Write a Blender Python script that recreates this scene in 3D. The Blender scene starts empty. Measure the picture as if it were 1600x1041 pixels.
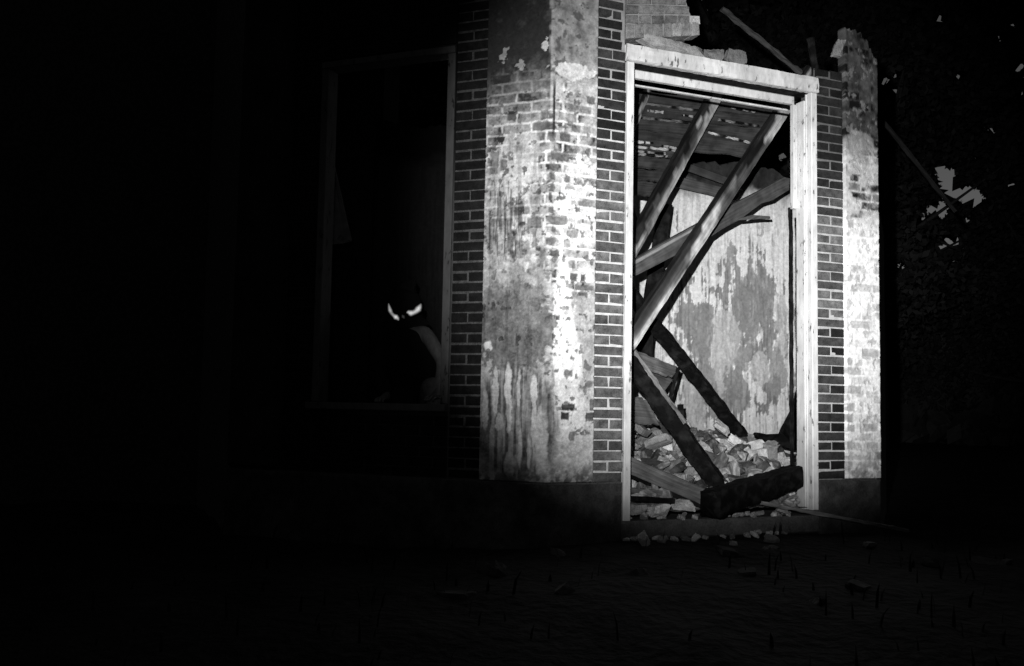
import bpy, bmesh, math, random
import numpy as np
from mathutils import Vector, Matrix
random.seed(11); RNG = np.random.default_rng(5)
sc = bpy.context.scene; C = sc.collection
R = math.radians
# ---------------------------------------------------------------- camera
F, CX, CY, CZ, YAW, PITCH, ROLL = 1562.2, -0.2667, -6.2622, 0.4592, 0.0073, 0.0757, 0.0185
fw = Vector((math.sin(YAW)*math.cos(PITCH), math.cos(YAW)*math.cos(PITCH), math.sin(PITCH)))
rt = Vector((math.cos(YAW), -math.sin(YAW), 0)); up = rt.cross(fw)
rt, up = math.cos(ROLL)*rt + math.sin(ROLL)*up, -math.sin(ROLL)*rt + math.cos(ROLL)*up
EYE = Vector((CX, CY, CZ))
cd = bpy.data.cameras.new('camera'); cam = bpy.data.objects.new('camera', cd); C.objects.link(cam)
m = Matrix((rt, up, -fw)).transposed().to_4x4(); m.translation = EYE
cam.matrix_world = m
cd.sensor_width = 36; cd.lens = F/1600*36; cd.clip_end = 600; cd.clip_start = .05
sc.camera = cam
# ---------------------------------------------------------------- light
sc.view_settings.view_transform = 'Standard'; sc.view_settings.look = 'None'
sc.view_settings.exposure = 0; sc.view_settings.gamma = 1
w = bpy.data.worlds.new('World'); sc.world = w; w.use_nodes = True
nt = w.node_tree; bg = nt.nodes['Background']
sky = nt.nodes.new('ShaderNodeTexSky'); sky.sky_type = 'NISHITA'; sky.sun_disc = False
sky.sun_elevation = R(-3.0); sky.sun_rotation = R(22); sky.altitude = 100
bw = nt.nodes.new('ShaderNodeRGBToBW')
nt.links.new(sky.outputs[0], bw.inputs[0]); nt.links.new(bw.outputs[0], bg.inputs[0])
bg.inputs[1].default_value = 0.36
sd = bpy.data.lights.new('night_sky_sun', 'SUN'); sd.energy = 0.0012; sd.angle = R(2)
so = bpy.data.objects.new('night_sky_sun', sd); C.objects.link(so); so.rotation_euler = (R(-80), 0, R(-22))

WA = R(22.5)
DIR = {'R': Vector((math.cos(WA), math.sin(WA), 0)), 'L': Vector((-math.cos(WA), math.sin(WA), 0))}
INN = {'R': Vector((-math.sin(WA), math.cos(WA), 0)), 'L': Vector((math.sin(WA), math.cos(WA), 0))}
Z = Vector((0, 0, 1))
def ray(px, py):
    return (fw + rt*((px-800)/F) - up*((py-520.5)/F))
def W(px, py, D=0.0, wall='R'):
    r = ray(px, py); n = INN[wall]
    return EYE + r*((D - EYE.dot(n))/r.dot(n))
def P(wall, u, z, D=0.0):
    return DIR[wall]*u + INN[wall]*D + Z*z
def UZ(px, py, wall='R', D=0.0):
    p = W(px, py, D, wall); return p.dot(DIR[wall]), p.z
def spot(name, off, aim, half, blend, energy, size):
    l = bpy.data.lights.new(name, 'SPOT'); l.energy = energy; l.spot_size = 2*half; l.spot_blend = blend
    l.shadow_soft_size = size
    o = bpy.data.objects.new(name, l); C.objects.link(o)
    o.location = EYE + rt*off[0] + up*off[1] + fw*off[2]
    o.rotation_euler = (aim-o.location).to_track_quat('-Z', 'Y').to_euler()
    return o
TORCH = (-0.16, 0.30, 0.1)
spot('torch_beam', TORCH, W(1105, 350), R(18.6), 0.9, 2900, 0.02)
spot('torch_hot_centre', TORCH, W(1240, 470), R(12), 1.0, 1300, 0.02)
spot('torch_spill', TORCH, W(960, 420), R(21), 1.0, 42, 0.02)

R1U, R2U, R3U, R4U, R5U = 0.3302, 0.5529, 2.1095, 2.3619, 2.6777
L1U, L2U, L3U, L4U, L5U = 0.4446, 0.6925, 1.7351, 1.98, 2.42
ZT, ZD, ZS = 2.884, -0.2076, 0.4813
CO = 0.0675
BD = 2.15      # interior wall behind the door wall
# ---------------------------------------------------------------- noise
def _h(ix, iy, s):
    n = (ix.astype(np.int64)*374761393 + iy.astype(np.int64)*668265263 + s*974711) & 0xffffffff
    n = ((n ^ (n >> 13))*1274126177) & 0xffffffff
    n = (n ^ (n >> 16)) & 0xffffffff
    return n/4294967295.0
def vn(x, y, s=0):
    x = np.asarray(x, float); y = np.asarray(y, float)
    ix = np.floor(x); iy = np.floor(y); fx = x-ix; fy = y-iy
    fx = fx*fx*(3-2*fx); fy = fy*fy*(3-2*fy)
    a = _h(ix, iy, s); b = _h(ix+1, iy, s); c = _h(ix, iy+1, s); d = _h(ix+1, iy+1, s)
    return (a*(1-fx)+b*fx)*(1-fy) + (c*(1-fx)+d*fx)*fy
def fbm(x, y, s=0, o=4):
    t = 0; a = .5; n = 0
    for i in range(o):
        t = t + a*vn(x*2**i, y*2**i, s+i*17); n += a; a *= .55
    return t/n
def sm(a, b, x):
    t = np.clip((x-a)/(b-a), 0, 1); return t*t*(3-2*t)
# ---------------------------------------------------------------- materials
def newmat(name, rough=.85, spec=.25):
    m = bpy.data.materials.new(name); m.use_nodes = True
    b = m.node_tree.nodes['Principled BSDF']
    b.inputs['Roughness'].default_value = rough; b.inputs['Specular IOR Level'].default_value = spec
    return m, m.node_tree.nodes, m.node_tree.links, b
def N(ns, t, **k):
    n = ns.new(t)
    for a, v in k.items():
        if a in n.inputs: n.inputs[a].default_value = v
        else: setattr(n, a, v)
    return n
def grit_mat(name, rough=.9, fine=220, amt=.35, bump=.35, dist=.004, spec=.2):
    """albedo attribute times a fine speckle, with a gritty bump"""
    m, ns, ln, b = newmat(name, rough, spec)
    at = ns.new('ShaderNodeAttribute'); at.attribute_name = 'alb'
    tc = ns.new('ShaderNodeTexCoord')
    n1 = ns.new('ShaderNodeTexNoise'); n1.inputs['Scale'].default_value = fine; n1.inputs['Detail'].default_value = 5
    n2 = ns.new('ShaderNodeTexNoise'); n2.inputs['Scale'].default_value = fine*.16; n2.inputs['Detail'].default_value = 5
    ln.new(tc.outputs['Object'], n1.inputs['Vector']); ln.new(tc.outputs['Object'], n2.inputs['Vector'])
    ad = ns.new('ShaderNodeMath'); ad.operation = 'ADD'
    ln.new(n1.outputs['Fac'], ad.inputs[0]); ln.new(n2.outputs['Fac'], ad.inputs[1])
    mr = ns.new('ShaderNodeMapRange'); mr.inputs['From Min'].default_value = .7; mr.inputs['From Max'].default_value = 1.3
    mr.inputs['To Min'].default_value = 1-amt; mr.inputs['To Max'].default_value = 1+amt
    ln.new(ad.outputs[0], mr.inputs['Value'])
    vm = ns.new('ShaderNodeMix'); vm.data_type = 'RGBA'; vm.blend_type = 'MULTIPLY'; vm.inputs[0].default_value = 1
    ln.new(at.outputs['Color'], vm.inputs[6]); ln.new(mr.outputs[0], vm.inputs[7])
    ln.new(vm.outputs[2], b.inputs['Base Color'])
    bp = ns.new('ShaderNodeBump'); bp.inputs['Strength'].default_value = bump; bp.inputs['Distance'].default_value = dist
    ln.new(ad.outputs[0], bp.inputs['Height']); ln.new(bp.outputs[0], b.inputs['Normal'])
    return m
def wood_mat(name, rough=.75, amt=.5, bump=.5, spec=.3, lscale=3.0, xscale=70):
    """albedo attribute times grain that runs along the piece (gr attribute = along, across, through)"""
    m, ns, ln, b = newmat(name, rough, spec)
    at = ns.new('ShaderNodeAttribute'); at.attribute_name = 'alb'
    gr = ns.new('ShaderNodeAttribute'); gr.attribute_name = 'gr'
    mp = ns.new('ShaderNodeMapping'); mp.inputs['Scale'].default_value = (lscale, xscale, xscale)
    ln.new(gr.outputs['Vector'], mp.inputs['Vector'])
    n1 = ns.new('ShaderNodeTexNoise'); n1.inputs['Scale'].default_value = 1; n1.inputs['Detail'].default_value = 6
    n1.inputs['Distortion'].default_value = .4
    ln.new(mp.outputs[0], n1.inputs['Vector'])
    n2 = ns.new('ShaderNodeTexNoise'); n2.inputs['Scale'].default_value = 9; n2.inputs['Detail'].default_value = 5
    ln.new(gr.outputs['Vector'], n2.inputs['Vector'])
    ad = ns.new('ShaderNodeMath'); ad.operation = 'ADD'
    ln.new(n1.outputs['Fac'], ad.inputs[0]); ln.new(n2.outputs['Fac'], ad.inputs[1])
    mr = ns.new('ShaderNodeMapRange'); mr.inputs['From Min'].default_value = .7; mr.inputs['From Max'].default_value = 1.3
    mr.inputs['To Min'].default_value = 1-amt; mr.inputs['To Max'].default_value = 1+amt
    ln.new(ad.outputs[0], mr.inputs['Value'])
    vm = ns.new('ShaderNodeMix'); vm.data_type = 'RGBA'; vm.blend_type = 'MULTIPLY'; vm.inputs[0].default_value = 1
    ln.new(at.outputs['Color'], vm.inputs[6]); ln.new(mr.outputs[0], vm.inputs[7])
    ln.new(vm.outputs[2], b.inputs['Base Color'])
    bp = ns.new('ShaderNodeBump'); bp.inputs['Strength'].default_value = bump; bp.inputs['Distance'].default_value = .006
    ln.new(n1.outputs['Fac'], bp.inputs['Height']); ln.new(bp.outputs[0], b.inputs['Normal'])
    return m
def char_mat(name):
    m, ns, ln, b = newmat(name, .8, .08)
    gr = ns.new('ShaderNodeAttribute'); gr.attribute_name = 'gr'
    mp = ns.new('ShaderNodeMapping'); mp.inputs['Scale'].default_value = (.45, 1, 1)
    ln.new(gr.outputs['Vector'], mp.inputs['Vector'])
    v = ns.new('ShaderNodeTexVoronoi'); v.feature = 'DISTANCE_TO_EDGE'; v.inputs['Scale'].default_value = 45
    ln.new(mp.outputs[0], v.inputs['Vector'])
    n = ns.new('ShaderNodeTexNoise'); n.inputs['Scale'].default_value = 14; n.inputs['Detail'].default_value = 6
    ln.new(gr.outputs['Vector'], n.inputs['Vector'])
    cr = ns.new('ShaderNodeValToRGB'); cr.color_ramp.elements[0].color = (.004,)*3+(1,); cr.color_ramp.elements[1].color = (.022,)*3+(1,)
    cr.color_ramp.elements[0].position = .45; cr.color_ramp.elements[1].position = .75
    ln.new(n.outputs['Fac'], cr.inputs[0]); ln.new(cr.outputs[0], b.inputs['Base Color'])
    mm = ns.new('ShaderNodeMath'); mm.operation = 'MINIMUM'; mm.inputs[1].default_value = .12
    ln.new(v.outputs['Distance'], mm.inputs[0])
    bp = ns.new('ShaderNodeBump'); bp.inputs['Strength'].default_value = .35; bp.inputs['Distance'].default_value = .03
    ln.new(mm.outputs[0], bp.inputs['Height'])
    b2 = ns.new('ShaderNodeBump'); b2.inputs['Strength'].default_value = .5; b2.inputs['Distance'].default_value = .02
    ln.new(n.outputs['Fac'], b2.inputs['Height']); ln.new(bp.outputs[0], b2.inputs['Normal'])
    ln.new(b2.outputs[0], b.inputs['Normal'])
    return m
def paint_mat(name, base=.88, chip=.2, thr=.615):
    """old white paint with chips showing grey wood"""
    m, ns, ln, b = newmat(name, .55, .35)
    tc = ns.new('ShaderNodeTexCoord')
    mp = ns.new('ShaderNodeMapping'); mp.inputs['Scale'].default_value = (1, 1, .35)
    ln.new(tc.outputs['Object'], mp.inputs['Vector'])
    n = ns.new('ShaderNodeTexNoise'); n.inputs['Scale'].default_value = 26; n.inputs['Detail'].default_value = 8; n.inputs['Roughness'].default_value = .65
    ln.new(mp.outputs[0], n.inputs['Vector'])
    cr = ns.new('ShaderNodeValToRGB'); e = cr.color_ramp.elements
    e[0].position = thr-.28; e[0].color = (base,)*3+(1,)
    e[1].position = thr; e[1].color = (base*.8,)*3+(1,)
    x = e.new(thr+.015); x.color = (chip,)*3+(1,)
    x = e.new(thr+.12); x.color = (chip*.5,)*3+(1,)
    ln.new(n.outputs['Fac'], cr.inputs[0])
    g = ns.new('ShaderNodeTexNoise'); g.inputs['Scale'].default_value = 4.5; g.inputs['Detail'].default_value = 7; g.inputs['Roughness'].default_value = .7
    ln.new(mp.outputs[0], g.inputs['Vector'])
    gm = ns.new('ShaderNodeMapRange'); gm.inputs['From Min'].default_value = .36; gm.inputs['From Max'].default_value = .6; gm.inputs['To Min'].default_value = .66; gm.inputs['To Max'].default_value = 1.0
    ln.new(g.outputs['Fac'], gm.inputs['Value'])
    vm = ns.new('ShaderNodeMix'); vm.data_type = 'RGBA'; vm.blend_type = 'MULTIPLY'; vm.inputs[0].default_value = 1
    ln.new(cr.outputs[0], vm.inputs[6]); ln.new(gm.outputs[0], vm.inputs[7]); ln.new(vm.outputs[2], b.inputs['Base Color'])
    bp = ns.new('ShaderNodeBump'); bp.inputs['Strength'].default_value = .5; bp.inputs['Distance'].default_value = .004; bp.invert = True
    ln.new(cr.outputs[0], bp.inputs['Height']); ln.new(bp.outputs[0], b.inputs['Normal'])
    return m
M = dict(plaster=grit_mat('peeling_plaster', amt=.28), brick=grit_mat('old_brick', amt=.6, fine=150, bump=.7), mortar=grit_mat('lime_mortar', amt=.2),
         stone=grit_mat('plinth_stone', amt=.4, fine=90, bump=.5, dist=.01), wood=wood_mat('weathered_wood'), board=wood_mat('roof_board_wood', amt=.65),
         char=char_mat('charred_wood'), paint=paint_mat('old_white_paint'), dimpaint=paint_mat('shaded_window_paint', .13, .03),  # window paint is a darkened copy, standing in for dim light
         earth=grit_mat('earth', fine=14, amt=.7, bump=.8, dist=.05), rubble=grit_mat('rubble', amt=.4, fine=120, bump=.6, dist=.008),
         leaf=grit_mat('leaf', amt=.3, fine=5, bump=0), bark=grit_mat('bark', amt=.5, fine=30, bump=.8, dist=.03))
# ---------------------------------------------------------------- object helpers
def tag(o, label=None, cat=None, group=None, kind=None):
    if label: o['label'] = label
    if cat: o['category'] = cat
    if group: o['group'] = group
    if kind: o['kind'] = kind
    return o
def thing(name, loc, label, cat, group=None):
    o = bpy.data.objects.new(name, None); C.objects.link(o); o.location = loc; o.empty_display_size = .2
    return tag(o, label, cat, group)
def mk(name, V, Fc, mat, parent=None, alb=.3, gr=None, origin=None, smooth=False):
    """V world coordinates; under a parent they are stored relative to its (unrotated) origin"""
    V = np.asarray(V, float).reshape(-1, 3)
    if parent is not None: org = np.array(parent.matrix_world.translation if False else worldloc(parent))
    else: org = np.array(origin) if origin is not None else np.array([V[:, 0].mean(), V[:, 1].mean(), V[:, 2].min()])
    me = bpy.data.meshes.new(name); Vr = V-org
    if isinstance(Fc, np.ndarray):
        k = Fc.shape[1]; me.vertices.add(len(Vr)); me.vertices.foreach_set('co', Vr.astype(np.float32).ravel())
        me.loops.add(Fc.size); me.loops.foreach_set('vertex_index', Fc.astype(np.int32).ravel())
        me.polygons.add(len(Fc)); me.polygons.foreach_set('loop_start', np.arange(0, Fc.size, k, dtype=np.int32))
        me.update(calc_edges=True); me.validate()
    else:
        me.from_pydata([tuple(v) for v in Vr], [], [tuple(f) for f in Fc]); me.update()
    a = me.attributes.new('alb', 'FLOAT_COLOR', 'POINT')
    al = np.full(len(V), alb, float) if np.isscalar(alb) else np.asarray(alb, float)
    a.data.foreach_set('color', np.stack([al, al, al, np.ones_like(al)], 1).astype(np.float32).ravel())
    if gr is not None:
        g = me.attributes.new('gr', 'FLOAT_VECTOR', 'POINT'); g.data.foreach_set('vector', np.asarray(gr, np.float32).ravel())
    me.materials.append(mat)
    if smooth: me.polygons.foreach_set('use_smooth', [True]*len(me.polygons))
    o = bpy.data.objects.new(name, me); C.objects.link(o)
    if parent is not None: o.parent = parent
    else: o.location = org
    return o
def worldloc(o):
    l = o.location.copy()
    while o.parent: o = o.parent; l += o.location
    return l
class MB:
    """collects solids in world coordinates into one mesh"""
    def __init__(s): s.V = []; s.F = []; s.A = []; s.G = []
    def add(s, V, Fc, alb=.3, gr=None):
        b = len(s.V); V = [Vector(v) for v in V]
        s.V += V; s.F += [[b+i for i in f] for f in Fc]
        s.A += ([alb]*len(V) if np.isscalar(alb) else list(alb))
        s.G += ([tuple(v) for v in V] if gr is None else [tuple(g) for g in gr])
    def build(s, name, mat, parent=None, smooth=False, origin=None):
        return mk(name, [tuple(v) for v in s.V], s.F, mat, parent, s.A, s.G, origin, smooth)
    def hexa(s, c, alb=.3, ch=.0, jit=.0):
        """c = 8 corners: 0-3 front loop, 4-7 back loop; front edge chamfered"""
        c = [Vector(x) for x in c]
        if jit: c = [x+Vector([random.uniform(-jit, jit) for _ in range(3)]) for x in c]
        if ch <= 0:
            s.add(c, [(0, 1, 2, 3), (7, 6, 5, 4), (0, 4, 5, 1), (1, 5, 6, 2), (2, 6, 7, 3), (3, 7, 4, 0)], alb)
            return
        m = (c[0]+c[1]+c[2]+c[3])/4; bk = (c[4]+c[5]+c[6]+c[7])/4; d = (bk-m).normalized()
        fr = []
        for i in range(4):
            a = (c[(i+1) % 4]-c[i]).normalized(); b = (c[(i-1) % 4]-c[i]).normalized()
            fr.append(c[i]+(a+b)*ch)
        mid = [x+d*ch for x in c[:4]]
        s.add(fr+mid+c[4:], [(0, 1, 2, 3), (11, 10, 9, 8)] + [(i, i+4, (i+1) % 4+4, (i+1) % 4) for i in range(4)]
              + [(i+4, i+8, (i+1) % 4+8, (i+1) % 4+4) for i in range(4)], alb)
    def wbox(s, wall, u0, u1, z0, z1, D0, D1, alb=.3, ch=.0, jit=0):
        s.hexa([P(wall, u0, z0, D0), P(wall, u1, z0, D0), P(wall, u1, z1, D0), P(wall, u0, z1, D0),
                P(wall, u0, z0, D1), P(wall, u1, z0, D1), P(wall, u1, z1, D1), P(wall, u0, z1, D1)], alb, ch, jit)
def beam_mesh(mb, p0, p1, wid, thk, roll=0, seg=24, rough=.003, alb=.3, taper=1.0, ragged=0.0, face=None, bend=0, seed=None, albfn=None):
    """squared timber from p0 to p1; width lies across the line of sight, thickness along it, turned by roll"""
    p0 = Vector(p0); p1 = Vector(p1); a = (p1-p0); L = a.length; a.normalize()
    v = (face if face is not None else ((p0+p1)/2-EYE)).normalized()
    wv = a.cross(v).normalized(); tv = wv.cross(a).normalized()
    rm = Matrix.Rotation(roll, 3, a); wv = rm @ wv; tv = rm @ tv
    k = 4; ring = []
    for (x0, y0, x1, y1) in ((-1, -1, 1, -1), (1, -1, 1, 1), (1, 1, -1, 1), (-1, 1, -1, -1)):
        for i in range(k): t = i/k; ring.append((x0+(x1-x0)*t, y0+(y1-y0)*t))
    n = len(ring); V = []; G = []; A = []
    sd = random.randint(0, 9999) if seed is None else seed
    so_ = sd*1.37
    for j in range(seg+1):
        t = j/seg; tp = 1+(taper-1)*t
        for i, (x, y) in enumerate(ring):
            cut = 1-.07*(abs(x) > .9)*(abs(y) > .9)
            e0 = 0
            if j == 0 or j == seg: e0 = ragged*(float(vn(x*2.3+so_, y*2.1+j, sd))-.5)*2
            nx = ((float(vn(t*L*9+so_, i*1.7, sd))-.5)*1.0+(float(vn(t*L*34+so_, i*2.9, sd+8))-.5)*1.3)*rough; ny = ((float(vn(t*L*9+7+so_, i*1.3, sd+3))-.5)*1.0+(float(vn(t*L*31+so_, i*2.3, sd+9))-.5)*1.3)*rough
            pt = p0+a*(t*L+e0)+wv*(x*cut*wid/2*tp+nx)+tv*(y*cut*thk/2*tp+ny)+tv*(bend*4*t*(1-t))
            V.append(pt); G.append((t*L+so_, x*wid/2+(2*thk if abs(y) > .99 else 0)+so_, y*thk/2))
            A.append(alb if albfn is None else alb*albfn(t, x, y))
    Fc = []
    for j in range(seg):
        for i in range(n):
            i2 = (i+1) % n; Fc.append((j*n+i, j*n+i2, (j+1)*n+i2, (j+1)*n+i))
    for j, rv in ((0, True), (seg, False)):
        f = [j*n+i for i in range(n)]; Fc.append(f[::-1] if rv else f)
    mb.add(V, Fc, A, G)
def beam(name, p0, p1, wid, thk, mat, parent=None, **k):
    mb = MB(); beam_mesh(mb, p0, p1, wid, thk, **k)
    return mb.build(name, mat, parent)
def panel(name, wall, u0, u1, z0, z1, step, fn, mat, parent, D=0.0, back=.05, topfn=None):
    """finely gridded wall face; fn(u, z) -> albedo, relief (towards the viewer); its rim folds back into the wall.
    wall 'C' wraps the corner: u < 0 runs along the left wall, u > 0 along the right one"""
    nu = max(3, int(round((u1-u0)/step))+1); nz = max(3, int(round((z1-z0)/step))+1)
    U, ZZ = np.meshgrid(np.linspace(u0, u1, nu), np.linspace(z0, z1, nz))
    if topfn is not None: ZZ = z0+(ZZ-z0)*(topfn(U)-z0)/(z1-z0)
    alb, h = fn(U, ZZ); h = np.array(np.broadcast_to(h, U.shape), float)
    h[0, :] = -back; h[-1, :] = -back; h[:, 0] = -back; h[:, -1] = -back
    off = -(D-h)  # towards viewer
    if wall == 'C':
        t = sm(-.012, .012, U)
        dr = np.array(DIR['R']); dl = np.array(DIR['L']); nr = -np.array(INN['R']); nl = -np.array(INN['L'])
        base = np.where(U[..., None] > 0, U[..., None]*dr, -U[..., None]*dl)
        nn = nl*(1-t[..., None])+nr*t[..., None]
        Pn = base+nn*off[..., None]
    else:
        Pn = U[..., None]*np.array(DIR[wall]) - np.array(INN[wall])*off[..., None]
    Pn[..., 2] = ZZ
    idx = np.arange(nu*nz).reshape(nz, nu)
    Fc = np.stack([idx[:-1, :-1], idx[:-1, 1:], idx[1:, 1:], idx[1:, :-1]], -1).reshape(-1, 4)
    if wall == 'L': Fc = Fc[:, ::-1]
    return mk(name, Pn.reshape(-1, 3), np.ascontiguousarray(Fc), mat, parent, np.clip(alb, .004, .95).ravel(), None, smooth=True)
def rects(U, ZZ, lst, conv, warp=.013, soft=.004, seed=3):
    """union mask of picture-measured patches laid on the wall, with worn edges"""
    m = np.zeros_like(U)
    wu = (fbm(U*38, ZZ*38, seed)-.5)*2*warp; wz = (fbm(U*38+9, ZZ*38, seed+5)-.5)*2*warp
    for r in lst:
        a = conv(r[0], (r[1]+r[3])/2); b = conv(r[2], (r[1]+r[3])/2); t = conv((r[0]+r[2])/2, r[1]); q = conv((r[0]+r[2])/2, r[3])
        ua, ub = min(a[0], b[0]), max(a[0], b[0]); za, zb = min(t[1], q[1]), max(t[1], q[1])
        d = np.maximum(np.abs(U+wu-(ua+ub)/2)-(ub-ua)/2, np.abs(ZZ+wz-(za+zb)/2)-(zb-za)/2)
        v = r[4] if len(r) > 4 else 1.0
        m = np.maximum(m, v*(1-sm(-soft, soft, d)))
    return m
def ell(U, ZZ, px, py, rx, ry, conv, warp=.03, soft=.3, seed=1, fz=1.0, f=14, torn=True):
    c = conv(px, py); e = conv(px+rx, py); t = conv(px, py-ry)
    au = abs(e[0]-c[0]); az = abs(t[1]-c[1])
    wu = (fbm(U*f, ZZ*f*fz, seed)-.5)*2*warp; wz = (fbm(U*f+5, ZZ*f*fz+3, seed+7)-.5)*2*warp
    d = np.sqrt(((U+wu-c[0])/au)**2+((ZZ+wz-c[1])/az)**2)
    if soft > .25 and torn:      # wide soft masks get torn edges
        m = 1-sm(.55, 1.45, d); n_ = fbm(U*34, ZZ*26, seed+401, 5)
        return sm(.40, .60, m+(n_-.5)*1.5*np.clip(4*m*(1-m), 0, 1))*np.clip(m*3, 0, 1)
    return 1-sm(1-soft, 1+soft*.3, d)
def bond(U, ZZ, off=0.0, seed=0):
    """running bond: returns (joint mask, per-brick random)"""
    U = U+.016*(fbm(U*16, ZZ*16, seed+50)-.5); ZZ = ZZ+.014*(fbm(U*14, ZZ*14, seed+51)-.5)
    row = np.floor(ZZ/CO); fz = ZZ/CO-row
    x = U/.205+.5*(row % 2)+off; col = np.floor(x); fx = x-col
    j = np.maximum(1-sm(.03, .17, np.minimum(fz, 1-fz)), 1-sm(.01, .06, np.minimum(fx, 1-fx)))
    return j, _h(col, row, seed)
def convC(px, py):
    if px < 857: u, z = UZ(px, py, 'L'); return -u, z
    return UZ(px, py, 'R')
# ================================================================ ground
def gz(x, y):
    s = -x*.0
    d = np.maximum(0, -.2-y+.35*np.abs(x-.3)*0)
    return -.46-.62*sm(.4, 5.5, d)+.11*np.exp(-((x-1.2)/1.4)**2)*np.exp(-((y-.414*x)/.7)**2)
gx, gy = np.meshgrid(np.concatenate([np.linspace(-150, -9, 16), np.linspace(-8, 8, 110), np.linspace(9, 150, 16)]),
                     np.concatenate([np.linspace(-60, -8, 10), np.linspace(-7.5, 7, 110), np.linspace(8, 300, 22)]))
near = (np.abs(gx) < 9) & (gy > -8) & (gy < 8)
gzz = gz(gx, gy)+np.where(near, .10*(fbm(gx*1.7, gy*1.7, 4)-.5)+.05*(fbm(gx*7, gy*7, 8)-.5), 0)
idx = np.arange(gx.size).reshape(gx.shape)
Fg = np.stack([idx[:-1, :-1], idx[:-1, 1:], idx[1:, 1:], idx[1:, :-1]], -1).reshape(-1, 4)
gr_ = mk('ground', np.stack([gx, gy, gzz], -1).reshape(-1, 3), np.ascontiguousarray(Fg), M['earth'], None,
         (.008+.012*fbm(gx*3, gy*3, 6)).ravel(), None, origin=(0, 0, 0), smooth=True)
gr_['kind'] = 'structure'
def ground_z(x, y):
    return float(gz(np.array(x), np.array(y)))+.10*(float(fbm(np.array(x*1.7), np.array(y*1.7), 4))-.5)
# ================================================================ building
B = thing('ruined_brick_building', (0, 0, -.46), 'roofless ruined brick building with peeling plaster corner pier and two tall openings', 'building')
# solid brick cores behind the faces
def core(name, wall, u0, u1, z0, z1, D0=.03, D1=.34, alb=.08, mat='brick'):
    mb = MB(); mb.wbox(wall, u0, u1, z0, z1, D0, D1, alb); return mb.build(name, M[mat], B)
mb = MB()
ins = .16
q = [P('L', L2U-.01, 0, .03), P('L', 0, 0, .03)*0+P('R', 0, 0, 0)+Vector((0, .033, 0)), P('R', R2U-.004, 0, .03),
     P('R', R2U-.004, 0, ins), Vector((0, ins/math.cos(WA), 0)), P('L', L2U-.01, 0, ins)]
def prism(mb, pts, z0, z1, alb):
    n = len(pts); V = [Vector((p.x, p.y, z0)) for p in pts]+[Vector((p.x, p.y, z1)) for p in pts]
    mb.add(V, [list(range(n))[::-1], list(range(n, 2*n))]+[(i, (i+1) % n, (i+1) % n+n, i+n) for i in range(n)], alb)
prism(mb, q, -.46, 4.6, .08); mb.build('wall_core', M['brick'], B)
mb = MB(); mb.wbox('R', R3U+.004, R5U-.01, -.46, UZ(1300, 96)[1]-.12, .03, ins, .08); mb.build('wall_core', M['brick'], B)
mb = MB(); mb.wbox('L', L2U, L3U, -.46, ZS-.05, .05, ins, .07); mb.wbox('L', L2U, L3U, ZT+.02, 4.6, .05, ins, .07)
mb.wbox('L', L3U+.001, L5U, -.46, 4.6, .04, ins, .07); mb.build('wall_core', M['brick'], B)

# plaster on the corner pier ------------------------------------------------
LX = [(794,175,807,190,1),(834,191,860,204,.8),(837,112,848,124,1),(846,172,858,188,.8),(783,251,794,267,.7),(767,238,780,272,.6),
      (825,341,847,356,.8),(833,356,840,388,.7),(838,385,846,392,.9),(818,392,824,398,.7),(770,205,788,215,.4),(806,225,822,236,.35)]
RX = [(858,207,866,222,.7),(874,207,890,222,.8),(860,238,889,252,.8),(892,196,904,207,.7),(915,153,928,163,.8),(910,196,926,209,.35),
      (859,255,866,267,.8),(859,270,865,283,.9),(858,286,865,300,.8),(858,302,862,318,.9),(858,325,864,334,.8),(858,337,885,351,.8),(886,344,924,349,.35),
      (860,355,866,364,.6),(858,372,865,384,.8),(858,391,872,401,.8),(881,274,890,286,.8),(882,290,896,298,.6),(892,315,927,322,.5),
      (885,361,901,372,.7),(880,374,888,388,.5),(892,412,903,423,.6),(890,428,900,440,1),(905,429,913,441,1),(897,446,927,454,.95),
      (877,631,896,642,1),(875,645,887,657,1),(913,645,927,658,1),(888,675,896,690,.8),(913,596,923,607,1),(920,625,927,642,.9),(880,578,892,588,.8),
      (889,235,900,246,.6),(858,420,873,425,.3),(881,480,887,492,.4),(905,165,926,178,.35),(888,160,904,172,.3),(884,445,892,449,.7)]
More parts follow.
